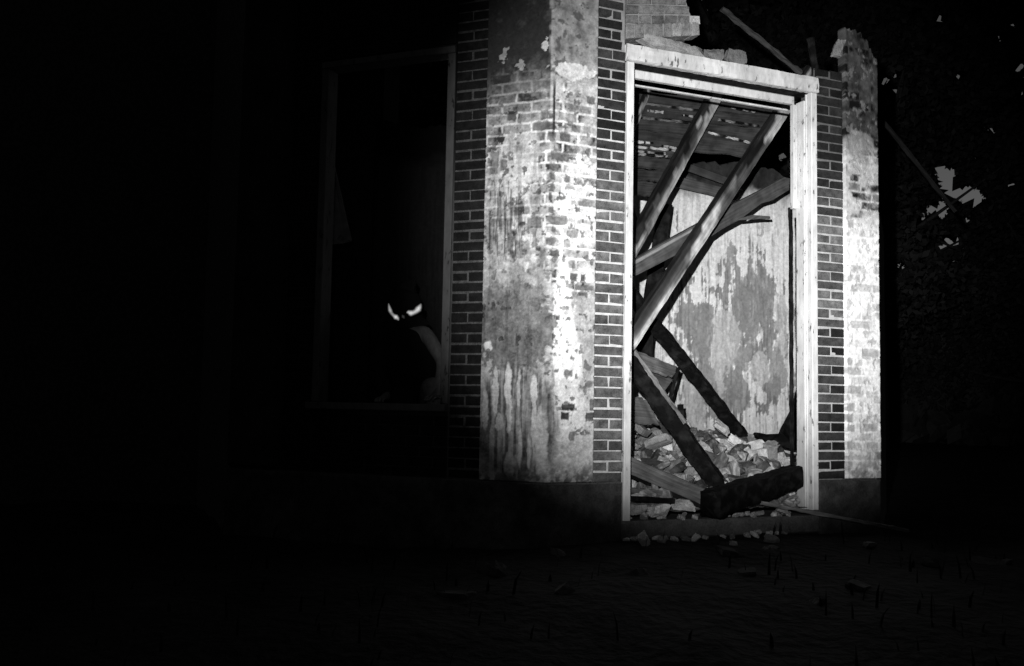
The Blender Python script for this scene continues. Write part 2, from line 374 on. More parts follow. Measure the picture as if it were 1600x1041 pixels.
def pier_fn(U, ZZ):
    left = (U < 0).astype(float)
    j, rb = bond(np.where(U < 0, U*1.0, U), ZZ, .1, 2)
    big = fbm(U*5, ZZ*5, 1, 5); md = fbm(U*22, ZZ*22, 9, 4); fi = fbm(U*90, ZZ*90, 21, 3)
    strk = fbm(U*55, ZZ*4, 31, 4)
    # left face: grey plaster, right face: whitewash over brick
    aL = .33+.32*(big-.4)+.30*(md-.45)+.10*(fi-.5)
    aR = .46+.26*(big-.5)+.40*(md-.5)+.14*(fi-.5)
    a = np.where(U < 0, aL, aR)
    # lime wash thin enough that courses print through
    zone = np.maximum(ell(U, ZZ, 893, 305, 46, 170, convC, .04, .5, 5), .55*ell(U, ZZ, 808, 240, 60, 130, convC, .05, .6, 8))
    wear = sm(.40, .60, fbm(U*9, ZZ*9, 301, 4))
    a = a + zone*(.26*j-.06 - .30*(1-j)*wear*sm(.15, .8, rb)*sm(.35, .6, md+.15))
    z2 = ell(U, ZZ, 815, 205, 55, 100, convC, .05, .5, 18)*(U < 0); a = a + z2*(.16*j-.10*(1-j)*wear)
    white = lambda *k, **q: ell(U, ZZ, *k, convC, **q)
    def blend(a, m, v): return a*(1-m)+v*m
    tex = .13*(md-.5)+.08*(fi-.5)
    a = blend(a, .8*white(808, 262, 42, 52, warp=.06, soft=.5, seed=41), .50+tex*1.5)
    a = blend(a, .8*white(903, 345, 34, 100, warp=.05, soft=.45, seed=42), .70+.18*j+tex*2-.34*(1-j)*wear*sm(.3, .8, rb))
    a = blend(a, .7*white(826, 375, 32, 45, warp=.06, soft=.4, seed=43)*sm(.4, .55, md), .58+tex)
    a = blend(a, .92*white(877, 510, 16, 115, warp=.018, soft=.16, seed=44), .80+tex)
    a = blend(a, .85*white(893, 545, 26, 60, warp=.03, soft=.2, seed=45), .74+tex)
    a = blend(a, .80*white(912, 500, 18, 42, warp=.025, soft=.2, seed=46), .36+tex*1.5)
    a = blend(a, .80*white(917, 560, 11, 36, warp=.02, soft=.2, seed=47), .33+tex)
    a = blend(a, .80*white(884, 640, 26, 55, warp=.03, soft=.4, seed=48), .62+tex*1.5)
    a = blend(a, .6*white(895, 700, 34, 30, warp=.03, soft=.4, seed=49), .50+tex*2)
    # left face lower part: smooth grey band, then grey with pale runs
    a = blend(a, .85*white(805, 520, 64, 62, warp=.04, soft=.3, seed=50), .165+tex*.8)
    a = blend(a, .8*white(800, 470, 60, 26, warp=.04, soft=.3, seed=51), .21+tex)
    low = white(806, 660, 70, 95, warp=.03, soft=.2, seed=52)
    a = blend(a, low*.85, .13+.20*sm(.45, .62, strk)+tex)
    for (x, y, rx, ry, v) in ((776, 612, 5, 42, .58), (796, 598, 6, 32, .66), (797, 640, 4, 40, .6), (812, 608, 3, 34, .5), (836, 610, 6, 24, .62), (836, 660, 4, 50, .5),
                              (760, 640, 5, 34, .5), (782, 660, 7, 14, .5), (814, 700, 3, 34, .5), (828, 705, 3, 30, .5), (798, 725, 9, 22, .42), (846, 690, 9, 60, .5), (765, 541, 7, 9, .68)):
        a = blend(a, .9*white(x, y, rx, ry, warp=.012, soft=.2, seed=60+x, f=30), v+tex)
    # streaked middle of the left face
    st = white(790, 345, 34, 60, warp=.03, soft=.4, seed=70); a = a*(1-.55*st*sm(.46, .6, strk))
    # rotten base
    base = 1-sm(.0, .12, ZZ+.07*(md-.5)); a = blend(a, base*sm(.42, .56, fbm(U*26, ZZ*26, 77)), .17)
    # top: mottled; left face darkens upward, the beam's fall-off put into the colour
    top = sm(2.52, 2.62, ZZ+.06*(big-.5))
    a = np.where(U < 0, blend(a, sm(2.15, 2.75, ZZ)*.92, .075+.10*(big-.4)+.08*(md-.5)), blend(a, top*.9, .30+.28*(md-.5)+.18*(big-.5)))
    a = blend(a, .8*top*(U > 0)*sm(.60, .68, fbm(U*24, ZZ*24, 90)), .14)
    a = blend(a, .9*white(893, 112, 33, 13, warp=.02, soft=.5, seed=71), .62+tex*2)
    a = blend(a, .8*white(789, 86, 6, 11, warp=.05, soft=.3, seed=72, f=40), .42)
    a = blend(a, .7*white(815, 103, 5, 6, warp=.05, soft=.3, seed=75, f=40), .42)
    a = blend(a, .9*white(855, 72, 5, 8, warp=.04, soft=.4, seed=73, f=40), .6)
    a = blend(a, .7*(1-sm(.004, .014, np.abs(U+.008*(md-.5)*2)))*sm(2.7, 2.8, ZZ)*sm(.35, .55, fbm(U*4, ZZ*12, 88)), .42)
    a = a*(1-.75*((U > .006) & (U < .022))*sm(2.15, 2.25, ZZ)*(1-sm(2.5, 2.6, ZZ)))
    # fallen-away patches showing brick
    ex = np.maximum(rects(U, ZZ, LX, convC)*(U < 0), rects(U, ZZ, RX, convC)*(U > 0))
    sp = sm(.665, .70, fbm(U*30, ZZ*30, 99, 3))*.8
    ex = np.maximum(ex, sp*(ZZ > .3)*(ZZ < 2.5)*(1-low))
    a = a*(1-ex)+ex*(.10+.10*rb+.05*(fi-.5))
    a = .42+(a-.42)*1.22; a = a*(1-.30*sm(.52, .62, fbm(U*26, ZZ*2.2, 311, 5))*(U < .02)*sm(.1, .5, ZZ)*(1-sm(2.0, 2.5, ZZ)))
    a = np.maximum(a, .03)*(1+.4*(fi-.5))
    h = .010*(big-.5)+.006*(md-.5)+.002*(fi-.5)-.010*ex - zone*.0025*j + .02
    return a, h
panel('plaster_pier', 'C', -L1U, R1U, 0.004, 4.1, .005, pier_fn, M['plaster'], B, 0.0, .0)

# right pier ------------------------------------------------------------------
def convR(px, py): return UZ(px, py, 'R')
RP = [(1324,345,1333,356,.8),(1321,338,1330,343,.6),(1345,331,1362,337,.6),(1335,310,1340,318,.7),(1326,420,1332,432,.3),(1340,415,1344,428,.3),
      (1322,476,1327,486,.6),(1321,492,1328,500,.5),(1345,500,1366,506,.35),(1345,546,1370,560,.7),(1322,560,1330,572,.9),(1330,610,1348,620,.55),(1352,612,1370,622,.5),
      (1321,630,1334,642,1),(1321,648,1332,660,1),(1321,664,1334,674,.9),(1360,660,1370,674,.5),(1322,690,1330,702,.8),(1352,690,1370,700,.55),(1322,712,1366,719,.4),
      (1322,215,1328,226,.4),(1358,300,1368,306,.5),(1322,270,1340,276,.4),(1350,240,1356,262,.4),(1330,236,1338,240,.3)]
def rpier_fn(U, ZZ):
    j, rb = bond(U, ZZ, .3, 6)
    big = fbm(U*5, ZZ*5, 101, 5); md = fbm(U*24, ZZ*24, 109, 4); fi = fbm(U*90, ZZ*90, 121, 3)
    zb = convR(1345, 350)[1]; zm = convR(1345, 235)[1]
    lower = .84+.25*(md-.5)+.1*(fi-.5)
    mid = .48+.35*(md-.5)+.3*(big-.5); upr = .06+.12*(md-.5)+.08*(big-.5)  # upper part darkened: the beam's fade is put into the colour
    zz = ZZ+.16*(big-.5)
    a = np.where(zz < zm, lower*(1-sm(zb-.14, zb+.12, zz))+mid*sm(zb-.14, zb+.12, zz), mid*(1-sm(zm-.02, zm+.05, zz))+upr*sm(zm-.02, zm+.05, zz))
    wear = sm(.40, .58, fbm(U*9, ZZ*9, 302, 4))
    a = a - (.10+.25*(ZZ < zm)+.10*(ZZ > zb)*(ZZ < zm))*(1-j)*wear*sm(.1, .8, rb) + .06*j*(ZZ < zb)
    a = a*(1-.8*ell(U, ZZ, 1340, 226, 22, 22, convR, .03, .15, 133))+.8*ell(U, ZZ, 1340, 226, 22, 22, convR, .03, .15, 133)*.24
    base = 1-sm(.0, .38, ZZ+.2*(md-.5)); a = a*(1-.55*base*sm(.4, .6, fbm(U*18, ZZ*18, 140)))
    ex = rects(U, ZZ, RP, convR, .012); ex = np.maximum(ex, .6*sm(.62, .68, fbm(U*26, ZZ*26, 141, 3)))
    a = a*(1-ex*.8)+ex*.8*(.22+.1*rb)
    a = a*(1+.25*(fi-.5))
    return a, .010*(big-.5)+.008*(md-.5)-.009*ex+.02
ztop_r = UZ(1345, 52)[1]
panel('plaster_pier', 'R', R4U, R5U, 0.004, ztop_r, .006, rpier_fn, M['plaster'], B, 0.0, .05,
      topfn=lambda U: ztop_r-.30*sm(.10, .0, U-R4U)*0+.05*(fbm(U*30, U*0+3, 5)-.5)*2-.17*sm(R5U-.2, R5U, U)+.05*(fbm(U*70, U*0+8, 6)-.5)*2)

# brick strips ------------------------------------------------------------------
def strip(wall, u0, u1, z0, z1, albfn, mort, proud=.0, seed=1, top_ragged=0, name='brick_jamb'):
    rnd = random.Random(seed); mb = MB()
    n0 = int(round(z0/CO)); n1 = int(z1/CO)
    for k in range(n0, n1):
        jg = .0048 if wall == 'R' else .0032; za = k*CO+jg; zb_ = (k+1)*CO-jg
        sh = .035+rnd.uniform(-.01, .01) if (name == 'brick_jamb' and u0 == R1U and k*CO > ZT-.06) else 0
        mid = (u0+u1)/2+rnd.uniform(-.006, .006)
        segs = [(u0+.005, u1-.004-sh)] if k % 2 == 0 else [(u0+.005, mid-jg), (mid+jg, u1-.004-sh)]
        if u1-u0 > .4:
            segs = []; x = u0-(.1025 if k % 2 else 0)
            while x < u1:
                a_, b_ = max(u0, x+.0055), min(u1, x+.205-.0055)
                if b_-a_ > .02: segs.append((a_, b_))
                x += .205
        for (a_, b_) in segs:
            if top_ragged and k == n1-1 and a_ < mid-.02: continue
            jt = lambda s=.0030 if wall == 'R' else .0018: rnd.uniform(-s, s)
            D = -proud-.002+jt(.002)
            z_a, z_b = za+jt(), zb_+jt(); a2, b2 = a_+jt(), b_+jt()
            al = max(.01, albfn((a_+b_)/2, (za+zb_)/2, rnd))
            c = [P(wall, a2, z_a+jt(.001), D), P(wall, b2, z_a+jt(.001), D), P(wall, b2, z_b+jt(.001), D), P(wall, a2, z_b+jt(.001), D),
                 P(wall, a2, z_a, D+.05), P(wall, b2, z_a, D+.05), P(wall, b2, z_b, D+.05), P(wall, a2, z_b, D+.05)]
            if wall == 'L': c = [c[1], c[0], c[3], c[2], c[5], c[4], c[7], c[6]]
            if wall == 'R' and rnd.random() < .25: c[rnd.choice((0, 1, 2, 3))] += INN[wall]*rnd.uniform(.002, .006)+Z*rnd.uniform(-.005, .005)
            mb.hexa(c, [al*rnd.uniform(.6, 1.3) for _ in range(12)], rnd.uniform(.003, .0065))
    o = mb.build(name, M['brick'], B)
    if name == 'brick_jamb' and u0 == R1U: u1 = u1
    def mfn(U, ZZ):
        f = fbm(U*30, ZZ*30, seed+7); return mort(U, ZZ)*(.75+.5*f), .0015*(f-.5)+proud
    panel('mortar', wall, u0, u1-(.03 if 0 else 0), z0, (n1-1)*CO if top_ragged else z1, .012, mfn, M['mortar'], o, .003, .02)
    return o
z300 = UZ(950, 300)[1]
def albA(u, z, r):
    soot = float(sm(z300-.15, z300+.5, np.array(z)))
    v = r.uniform(.085, .15)*(1-soot)+r.uniform(.012, .045)*soot
    if r.random() < .1: v *= .6
    return v
strip('R', R1U, R2U-.004, 0.0, 4.05, albA, lambda U, Z_: .56-.26*sm(z300+.3, z300+1.0, Z_), .0, 3)
zq = UZ(1300, 420)[1]; zr1 = UZ(1300, 540)[1]
def albB(u, z, r):
    v = r.uniform(.04, .085)
    if abs(z-zq) < .35: v = r.uniform(.07, .2)
    if z > 2.1: v = r.uniform(.01, .03)  # top bricks coloured darker for the fading beam too
    if z < 1.05 and u > R3U+.13: v = r.uniform(.008, .02)
    if z < .45: v *= .5
    return v
strip('R', R3U+.004, R4U, 0.0, UZ(1300, 88)[1], albB, lambda U, Z_: .46-.34*sm(1.9, 2.4, Z_), .0, 5, 1)
albD = lambda u, z, r: r.uniform(.004, .010)  # left wall's bricks and mortar near-black, standing in for the light's fall-off
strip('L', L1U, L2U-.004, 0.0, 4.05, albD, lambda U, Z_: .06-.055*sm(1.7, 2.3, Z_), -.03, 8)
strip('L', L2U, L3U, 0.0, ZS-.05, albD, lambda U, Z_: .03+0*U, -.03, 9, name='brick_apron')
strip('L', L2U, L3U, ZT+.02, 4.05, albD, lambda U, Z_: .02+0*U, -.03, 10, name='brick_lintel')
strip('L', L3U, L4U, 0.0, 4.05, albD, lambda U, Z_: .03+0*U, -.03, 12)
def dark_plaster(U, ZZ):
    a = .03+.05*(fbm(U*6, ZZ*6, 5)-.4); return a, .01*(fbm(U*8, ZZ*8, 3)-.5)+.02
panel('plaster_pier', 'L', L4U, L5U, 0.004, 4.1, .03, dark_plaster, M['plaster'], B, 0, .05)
# pale patch under the window sill
mb = MB(); a_ = W(640, 633, .015, 'L'); 
mb.wbox('L', UZ(659, 637, 'L')[0], UZ(640, 637, 'L')[0], UZ(650, 642, 'L')[1], UZ(650, 634, 'L')[1], .015, .06, .42, .004, .004)
mb.build('mortar_patch', M['mortar'], B)

# plinth ------------------------------------------------------------------------
mb = MB()
pr = .002
def plinth_fn(U, ZZ):
    b = fbm(U*7, ZZ*7, 3); f = fbm(U*40, ZZ*40, 9); return .058+.08*(b-.45)+.04*(f-.5), .008*(b-.5)+.004*(f-.5)
ql = P('L', L5U, 0, -pr); 
mb = MB()
prism(mb, [P('L', L5U, 0, .05), P('L', L5U, 0, -pr), Vector((0, -pr/math.cos(WA), 0)), P('R', R2U-.006, 0, -pr), P('R', R2U-.006, 0, .05), Vector((0, .06, 0))], -.5, .001, .09)
mb.build('plinth', M['stone'], B)
panel('plinth', 'C', -L5U, R2U-.004, -.5, .0, .012, plinth_fn, M['stone'], B, -pr-.008, .02)
panel('plinth', 'R', R3U+.002, R5U+.01, -.5, .0, .012, plinth_fn, M['stone'], B, -pr-.008, .06)
mb = MB(); mb.wbox('R', R3U+.004, R5U+.005, -.5, -.002, -pr, .05, .06); mb.build('plinth', M['stone'], B)
# threshold
mb = MB(); mb.wbox('R', R2U-.02, R3U+.0, -.36, ZD-.035, -.03, .36, .10, .01)
mb.build('threshold', M['stone'], B)
mb = MB(); mb.wbox('R', R2U-.02, R3U, -.6, -.362, .0, .36, .05, .01); mb.build('foundation', M['stone'], B)

# flat arch left hanging over the door -------------------------------------------
rnd = random.Random(4); mb = MB()
ua, ub = UZ(978, 40)[0], UZ(1094, 40)[0]
def brk(mb, u0, u1, z0, z1, alb, D=0.0, slope=0.0, jit=.003, dep=.1):
    c = [P('R', u0, z0+slope*(u0-ua), D), P('R', u1, z0+slope*(u1-ua), D), P('R', u1, z1+slope*(u1-ua), D), P('R', u0, z1+slope*(u0-ua), D)]
    c += [x+INN['R']*dep for x in c]
    c = [x+Vector([rnd.uniform(-jit, jit) for _ in range(3)]) for x in c]
    mb.hexa(c, alb, .004)
zA = UZ(978, 60)[1]; sl = (UZ(1094, 55)[1]-zA)/(ub-ua)
n = 8; wd = (ub-ua)/n
rowz = zA
for i in range(n):
    brk(mb, ua+i*wd+.005, ua+(i+1)*wd-.005, rowz, rowz+.095, rnd.choice([.16, .22, .2, .3, .25]), slope=sl)
rowz += .105
for k in range(7):
    lim = ub-(.0 if k == 0 else .07+.02*k); x = ua-(.1 if k % 2 else .0)
    while x < lim:
        a_, b_ = max(ua, x+.005), min(lim, x+(.1 if k < 1 else .2)-.005)
        if b_-a_ > .03: brk(mb, a_, b_, rowz, rowz+.056, rnd.choice([.12, .18, .2, .24, .5 if rnd.random() < .3 else .2]), slope=sl*.8)
        x += (.1 if k < 1 else .2)
    rowz += .067
ar = mb.build('flat_arch', M['brick'], B)
mb = MB(); c = [P('R', ua+.01, zA+.01, .012), P('R', ub-.02, zA+.01+sl*(ub-ua), .012), P('R', ub-.1, zA+.2+sl*(ub-ua), .012), P('R', ub-.22, rowz-.02+sl*(ub-ua), .012), P('R', ua+.01, rowz-.02, .012)]
c2 = [x+INN['R']*.16 for x in c]
mb.add(c+c2, [(0, 1, 2, 3, 4), (9, 8, 7, 6, 5), (0, 5, 6, 1), (1, 6, 7, 2), (2, 7, 8, 3), (3, 8, 9, 4), (4, 9, 5, 0)], .3)
mb.build('mortar', M['mortar'], ar)
# ragged mortar bed between arch and door head
def lump(center, size, seed, flat=1.0):
    r = np.random.default_rng(seed); bm = bmesh.new(); bmesh.ops.create_cube(bm, size=1.7)
    bmesh.ops.subdivide_edges(bm, edges=bm.edges[:], cuts=6, use_grid_fill=True)
    V = []
    pl = r.normal(size=(6, 3)); pl /= np.linalg.norm(pl, axis=1)[:, None]; dd = r.uniform(.6, .95, 6)
    for v in bm.verts:
        p = np.array(v.co)
        for k in range(6):
            t = p@pl[k]
            if t > dd[k]: p = p-(t-dd[k])*pl[k]
        p = p*(1+.22*(float(vn(v.co.x*3+seed, v.co.y*3+v.co.z*2, seed))-.5))
        V.append(Vector((p[0]*size[0], p[1]*size[1], p[2]*size[2])))
    Fc = [[x.index for x in f.verts] for f in bm.faces]; bm.free()
    return V, Fc
def dbl(name, px, py, D, size, alb, seed, mat='rubble', wall='R', rz=None, par=None):
    mb = MB(); V, Fc = lump(None, size, seed); ce = W(px, py, D, wall)
    rm = Matrix.Rotation(WA if rz is None else rz, 3, 'Z'); mb.add([rm @ v+ce for v in V], Fc, alb)
    return mb.build(name, M[mat], par)

# door frame ---------------------------------------------------------------------
fr = thing('door_frame', P('R', (R2U+R3U)/2, ZD, 0)-Vector((0, 0, 0)), None, None); fr.parent = B
fr.location = fr.location-B.location
del_keys = [k for k in ('label', 'category') if k in fr.keys()]
def fbox(name, boxes, mat='paint', ch=.005, parent=fr):
    mb = MB()
    for b_ in boxes: mb.wbox('R', *b_, .8, ch)
    return mb.build(name, M[mat], parent)
jw = .052
fbox('jamb', [(R2U, R2U+jw, ZD-.07, ZT-.112, -.012, .13), (R2U+jw, R2U+jw+.02, ZD, ZT-.155, .10, .16)])
zbk = UZ(1247, 320)[1]
fbox('jamb', [(R3U-jw, R3U, ZD, ZT-.112, -.02, .03), (R3U-jw-.004, R3U-.012, ZD, ZT-.112, .031, .045), (R3U-jw-.012, R3U-.02, ZD, ZT-.155, .046, .135)])
fbox('stop', [(R3U-jw-.052, R3U-jw-.018, zbk, ZT-.17, .112, .150)], ch=.004)
beam('head', P('R', R2U-.014, ZT-.055, -.006), P('R', R3U+.006, ZT-.055, -.006), .112, .055, M['paint'], fr, face=INN['R'], seg=60, rough=.0045, ragged=.006)
fbox('soffit', [(R2U+.002, R3U-.002, ZT-.100, ZT-.012, .021, .138)], mat='char')
fbox('head_stop', [(R2U+.006, R3U-jw-.02, ZT-.158, ZT-.099, .139, .175), (R2U+.16, R3U-jw-.03, ZT-.190, ZT-.178, .20, .23)], ch=.007)

# left window frame ----------------------------------------------------------------
wf = thing('window_frame', Vector((0, 0, 0)), None, None); wf.parent = B; wf.location = P('L', (L2U+L3U)/2, ZS, 0)-B.location
def lbox(name, boxes, mat='dimpaint', ch=.005, alb=.5):
    mb = MB()
    for (u0, u1, z0, z1, d0, d1) in boxes: mb.wbox('L', u1, u0, z0, z1, d0, d1, alb, ch)
    return mb.build(name, M[mat], wf)
lbox('jamb', [(L2U, L2U+.055, ZS+.002, ZT-.05, .015, .14)])
lbox('jamb', [(L3U-.055, L3U, ZS+.002, ZT-.05, .015, .14)])
lbox('head', [(L2U, L3U, ZT-.048, ZT, .01, .14)])
lbox('sill', [(L2U-.005, L3U+.02, ZS-.048, ZS, -.03, .16)])

# other walls of the building --------------------------------------------------------
def wallseg(name, a, b, z0, z1, th, alb=.10, mat='brick'):
    a = Vector(a); b = Vector(b); d = (b-a).normalized(); n = Vector((-d.y, d.x, 0))
    mb = MB(); c = [a, b, b+n*th, a+n*th]
    V = [Vector((p.x, p.y, z0)) for p in c]+[Vector((p.x, p.y, z1)) for p in c]
    mb.add(V, [(3, 2, 1, 0), (4, 5, 6, 7), (0, 1, 5, 4), (1, 2, 6, 5), (2, 3, 7, 6), (3, 0, 4, 7)], alb)
    return mb.build(name, M[mat], B)
pR = P('R', R5U-.012, 0, .02); dR2 = Vector((math.cos(3*WA), math.sin(3*WA), 0)); qR = pR+dR2*2.4
wallseg('side_wall', pR+dR2*.0, qR, -.5, 2.2, .3)
pL = P('L', L5U-.0, 0, .05); dL2 = Vector((-math.cos(3*WA), math.sin(3*WA), 0)); qL = pL+dL2*2.2
wallseg('side_wall', qL, pL, -.5, 4.6, .3)
wallseg('back_partition', qL, P('R', -.5, 0, BD+.05), -.5, 4.2, .2, .03)
wallseg('side_wall', qL+Vector((-11, 0, 0)), qL, -.5, 5.2, .35, .06)
# interior floor and back wall
z_b0 = UZ(1150, 302, 'R', BD)[1]
def back_fn(U, ZZ):
    conv = lambda px, py: UZ(px, py, 'R', BD)
    big = fbm(U*2.6, ZZ*2.6, 201, 5); md = fbm(U*14, ZZ*9, 209, 5); fi = fbm(U*60, ZZ*60, 221, 3)
    drip = fbm(U*34, ZZ*2.2, 231, 5); d2 = fbm(U*70, ZZ*3.0, 251, 4)
    zl = conv(1150, 470)[1]
    a = .80+.16*(md-.5)+.10*(fi-.5)+.16*(big-.5)
    msk = ell(U, ZZ, 1175, 500, 75, 150, conv, .12, .8, 11, 1, 6, torn=False)
    msk = np.maximum(msk, ell(U, ZZ, 1090, 510, 55, 100, conv, .10, .8, 12, 1, 6, torn=False))
    msk = np.maximum(msk, .8*ell(U, ZZ, 1140, 610, 130, 80, conv, .12, .8, 13, 1, 6, torn=False))
    s = sm(.500, .520, .34*drip+.16*d2+.50*fbm(U*17, ZZ*10, 271, 5)+.20*(msk-.55))
    msk = np.clip(msk*3, 0, 1); a = a*(1-s*msk)+s*msk*(.29+.14*(md-.5)+.08*(fi-.5))
    a = a*(1-.3*sm(.50, .62, d2)*(1-sm(zl, zl+.5, ZZ)*.3))
    for (x, y, rx, ry, v) in ((1120, 590, 14, 48, .52), (1133, 530, 24, 45, .5), (1085, 640, 22, 60, .48), (1190, 575, 14, 28, .5), (1178, 520, 7, 22, .52), (1222, 520, 10, 60, .48), (1160, 560, 10, 20, .3), (1175, 430, 5, 14, .28)):
        m_ = ell(U, ZZ, x, y, rx, ry, conv, .06, .4, x, 1, 9); a = a*(1-.8*m_)+.8*m_*(v+.10*(md-.5))
    for (x, y, rx, ry, v) in ((1100, 520, 16, 40, .26), (1196, 470, 12, 38, .27), (1170, 480, 22, 50, .25), (1215, 580, 12, 40, .3), (1150, 620, 22, 26, .26), (1105, 600, 14, 34, .27), (1140, 400, 6, 22, .3)):
        m_ = ell(U, ZZ, x, y, rx, ry, conv, .06, .5, x+3, .4, 12); a = a*(1-.85*m_)+.85*m_*(v+.12*(md-.5))
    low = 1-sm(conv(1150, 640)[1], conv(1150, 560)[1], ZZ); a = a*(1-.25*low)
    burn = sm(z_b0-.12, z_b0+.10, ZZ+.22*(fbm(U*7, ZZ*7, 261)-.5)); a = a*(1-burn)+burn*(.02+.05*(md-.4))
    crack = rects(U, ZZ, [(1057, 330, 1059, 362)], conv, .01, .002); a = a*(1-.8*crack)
    a = a*(1-.98*(1-sm(1.55, 1.75, U)))  # part seen through the window painted dark, as an unlit room
    return a, .012*(big-.5)+.006*(md-.5)-.004*s*msk
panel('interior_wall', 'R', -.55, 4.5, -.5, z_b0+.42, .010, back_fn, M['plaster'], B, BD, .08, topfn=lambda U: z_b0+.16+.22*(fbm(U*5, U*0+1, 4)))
mb = MB(); mb.wbox('R', -.55, 4.5, -.5, z_b0+.05, BD+.03, BD+.3, .02); mb.build('wall_core', M['brick'], B)
mb = MB(); prism(mb, [P('R', R2U, 0, .34), P('R', R5U, 0, .34), P('R', R5U+.6, 0, BD), P('L', 2.6, 0, 1.9), P('L', L5U, 0, .34), Vector((0, .38, 0))], -.5, ZD-.06, .04)
mb.build('interior_floor', M['stone'], B)

# ================================================================ loose bits on the door head
GH = 'broken bricks lodged on the door head'
def loose(name, px, py, D, size, alb, seed, label, cat, group=None, wall='R', mat='rubble', rz=None):
    return tag(dbl(name, px, py, D, size, alb, seed, mat, wall, rz), label, cat, group)
loose('mortar_lump', 1038, 73, .04, (.25, .06, .045), .28, 3, 'long pale lump of mortar lying on the door head under the brick arch', 'rubble')
loose('mortar_lump', 1084, 82, .04, (.095, .05, .05), .28, 4, 'small pale mortar lump on the door head at the right end of the arch', 'rubble')
loose('broken_brick', 1114, 88, .03, (.075, .05, .05), .16, 5, 'grey broken brick on the door head, left of two beside the arch', 'brick', GH)
loose('broken_brick', 1147, 92, .03, (.085, .05, .055), .15, 6, 'grey broken brick on the door head, right of two beside the arch', 'brick', GH)
loose('broken_brick', 1310, 78, .03, (.05, .07, .065), .24, 7, 'broken pale brick corner on the crumbling top of the right pier', 'brick')
# ================================================================ fallen roof section
rf = thing('collapsed_roof_section', P('R', 1.1, .6, .9), 'collapsed section of plank roof with three slanting rafters hanging inside the doorway', 'roof')
def rafD(y): return 1.25-(y-150)*.0019
def rafter(x0, y0, x1, y1, wid, thk, roll, seed, alb=.34, dd=0):
    worn = lambda t, x, y: (.05 if x+1.2*(float(vn(t*15+seed, x*0+3, seed+2))-.5) < -.30 else 1)*(.16+.84*float(sm(.36, .5, np.array(.75*vn(t*9+seed, x*1.2+y*2, seed)+.25*vn(t*31+seed, x*3, seed)))))  # worn patches, plus one flank coloured much darker
    return beam('rafter', W(x0, y0, rafD(y0)+dd), W(x1, y1, rafD(y1)+dd), wid, thk, M['wood'], rf, roll=roll, seg=60, rough=.004, alb=alb, albfn=worn, seed=seed, ragged=.01)  # albfn holds the worn patches and the one darker flank
rafter(1262, 112, 976, 543, .112, .10, R(-23), 21, .55)
rafter(1142, 104, 968, 421, .110, .10, R(-23), 22, .38)
rafter(1028, 100, 972, 238, .045, .09, R(-20), 23, .24, .1)
bl = [(140, 158), (160, 177), (180, 200), (202, 224)]
rb_ = random.Random(8)
def board(pts, D0, D1, alb, thick=.022, name='roof_board', parent=rf, mat='board'):
    """pts: four picture corners (left-top, right-top, right-bottom, left-bottom), D at top and bottom"""
    c = [W(*pts[0], D0), W(*pts[1], D0), W(*pts[2], D1), W(*pts[3], D1)]
    n = (c[1]-c[0]).cross(c[3]-c[0]).normalized()
    if n.dot(c[0]-EYE) < 0: n = -n
    nu, nv = 26, 5; V = []; G = []; A = []; sd = rb_.random()*50
    for side in (0, 1):
        for j in range(nv+1):
            for i in range(nu+1):
                s, t = i/nu, j/nv
                p = (c[0]*(1-s)+c[1]*s)*(1-t)+(c[3]*(1-s)+c[2]*s)*t
                e = (float(vn(s*14+sd, t*3, 5))-.5)*.02*(1 if j in (0, nv) else 0)
                p = p+(c[3]-c[0]).normalized()*e+n*(side*thick+(float(vn(s*6+sd, t*2, 9))-.5)*.006)
                V.append(p); G.append((s*(c[1]-c[0]).length+sd, t*(c[3]-c[0]).length, side*.02)); A.append(alb*(.6+.8*float(vn(s*9+sd, t*2+sd, 15))))
    Fc = []; w_ = nu+1; h_ = (nu+1)*(nv+1)
    for j in range(nv):
        for i in range(nu):
            a = j*w_+i; Fc.append((a, a+w_, a+w_+1, a+1)); Fc.append((h_+a, h_+a+1, h_+a+w_+1, h_+a+w_))
    for i in range(nu):
        Fc.append((i, i+1, h_+i+1, h_+i)); b = nv*w_+i; Fc.append((b+1, b, h_+b, h_+b+1))
    for j in range(nv):
        a = j*w_; Fc.append((a+w_, a, h_+a, h_+a+w_)); a += nu; Fc.append((a, a+w_, h_+a+w_, h_+a))
    mb = MB(); mb.add(V, Fc, A, G); return mb.build(name, M[mat], parent)
def bD(y): return rafD(y)+.10
for (y0, y1) in bl:
    sl_ = .105
    xr = 1222-(y0-140)*.62
    gap = 1.6
    board([(962, y0-2), (xr, y0-2+sl_*(xr-962)), (xr-8, y1-gap+sl_*(xr-970)), (962, y1-gap)], bD(y0), bD(y1), .042)
for (y0, y1, xe) in ((226, 240, 1062), (242, 259, 1052), (262, 279, 1046), (281, 302, 1030)):
    board([(962, y0), (xe, y0+.07*(xe-962)), (xe-10, y1-1.5+.07*(xe-962)), (962, y1-1.5)], bD(y0), bD(y1), .035)
# pale lath edges
for (x0, y0, x1, y1, a_) in ((988, 229, 1062, 236, .4), (992, 236, 1040, 241, .25), (990, 160, 1100, 174, .16), (1000, 184, 1075, 192, .14), (1107, 207, 1184, 226, .5), (990, 221, 1020, 224, .45), (1034, 228, 1058, 232, .4), (1122, 187, 1186, 197, .22), (995, 240, 1042, 245, .35), (1012, 173, 1036, 176, .3), (1066, 180, 1086, 183, .3), (1142, 168, 1180, 175, .25)):
    beam('lath', W(x0, y0, bD(y0)-.012), W(x1, y1, bD(y1)-.012), .011, .012, M['wood'], rf, seg=26, alb=a_, rough=.011, albfn=lambda t, x, y, q=x0: float(sm(.3, .55, vn(np.array(t*9+q), np.array(1.0), 4))))
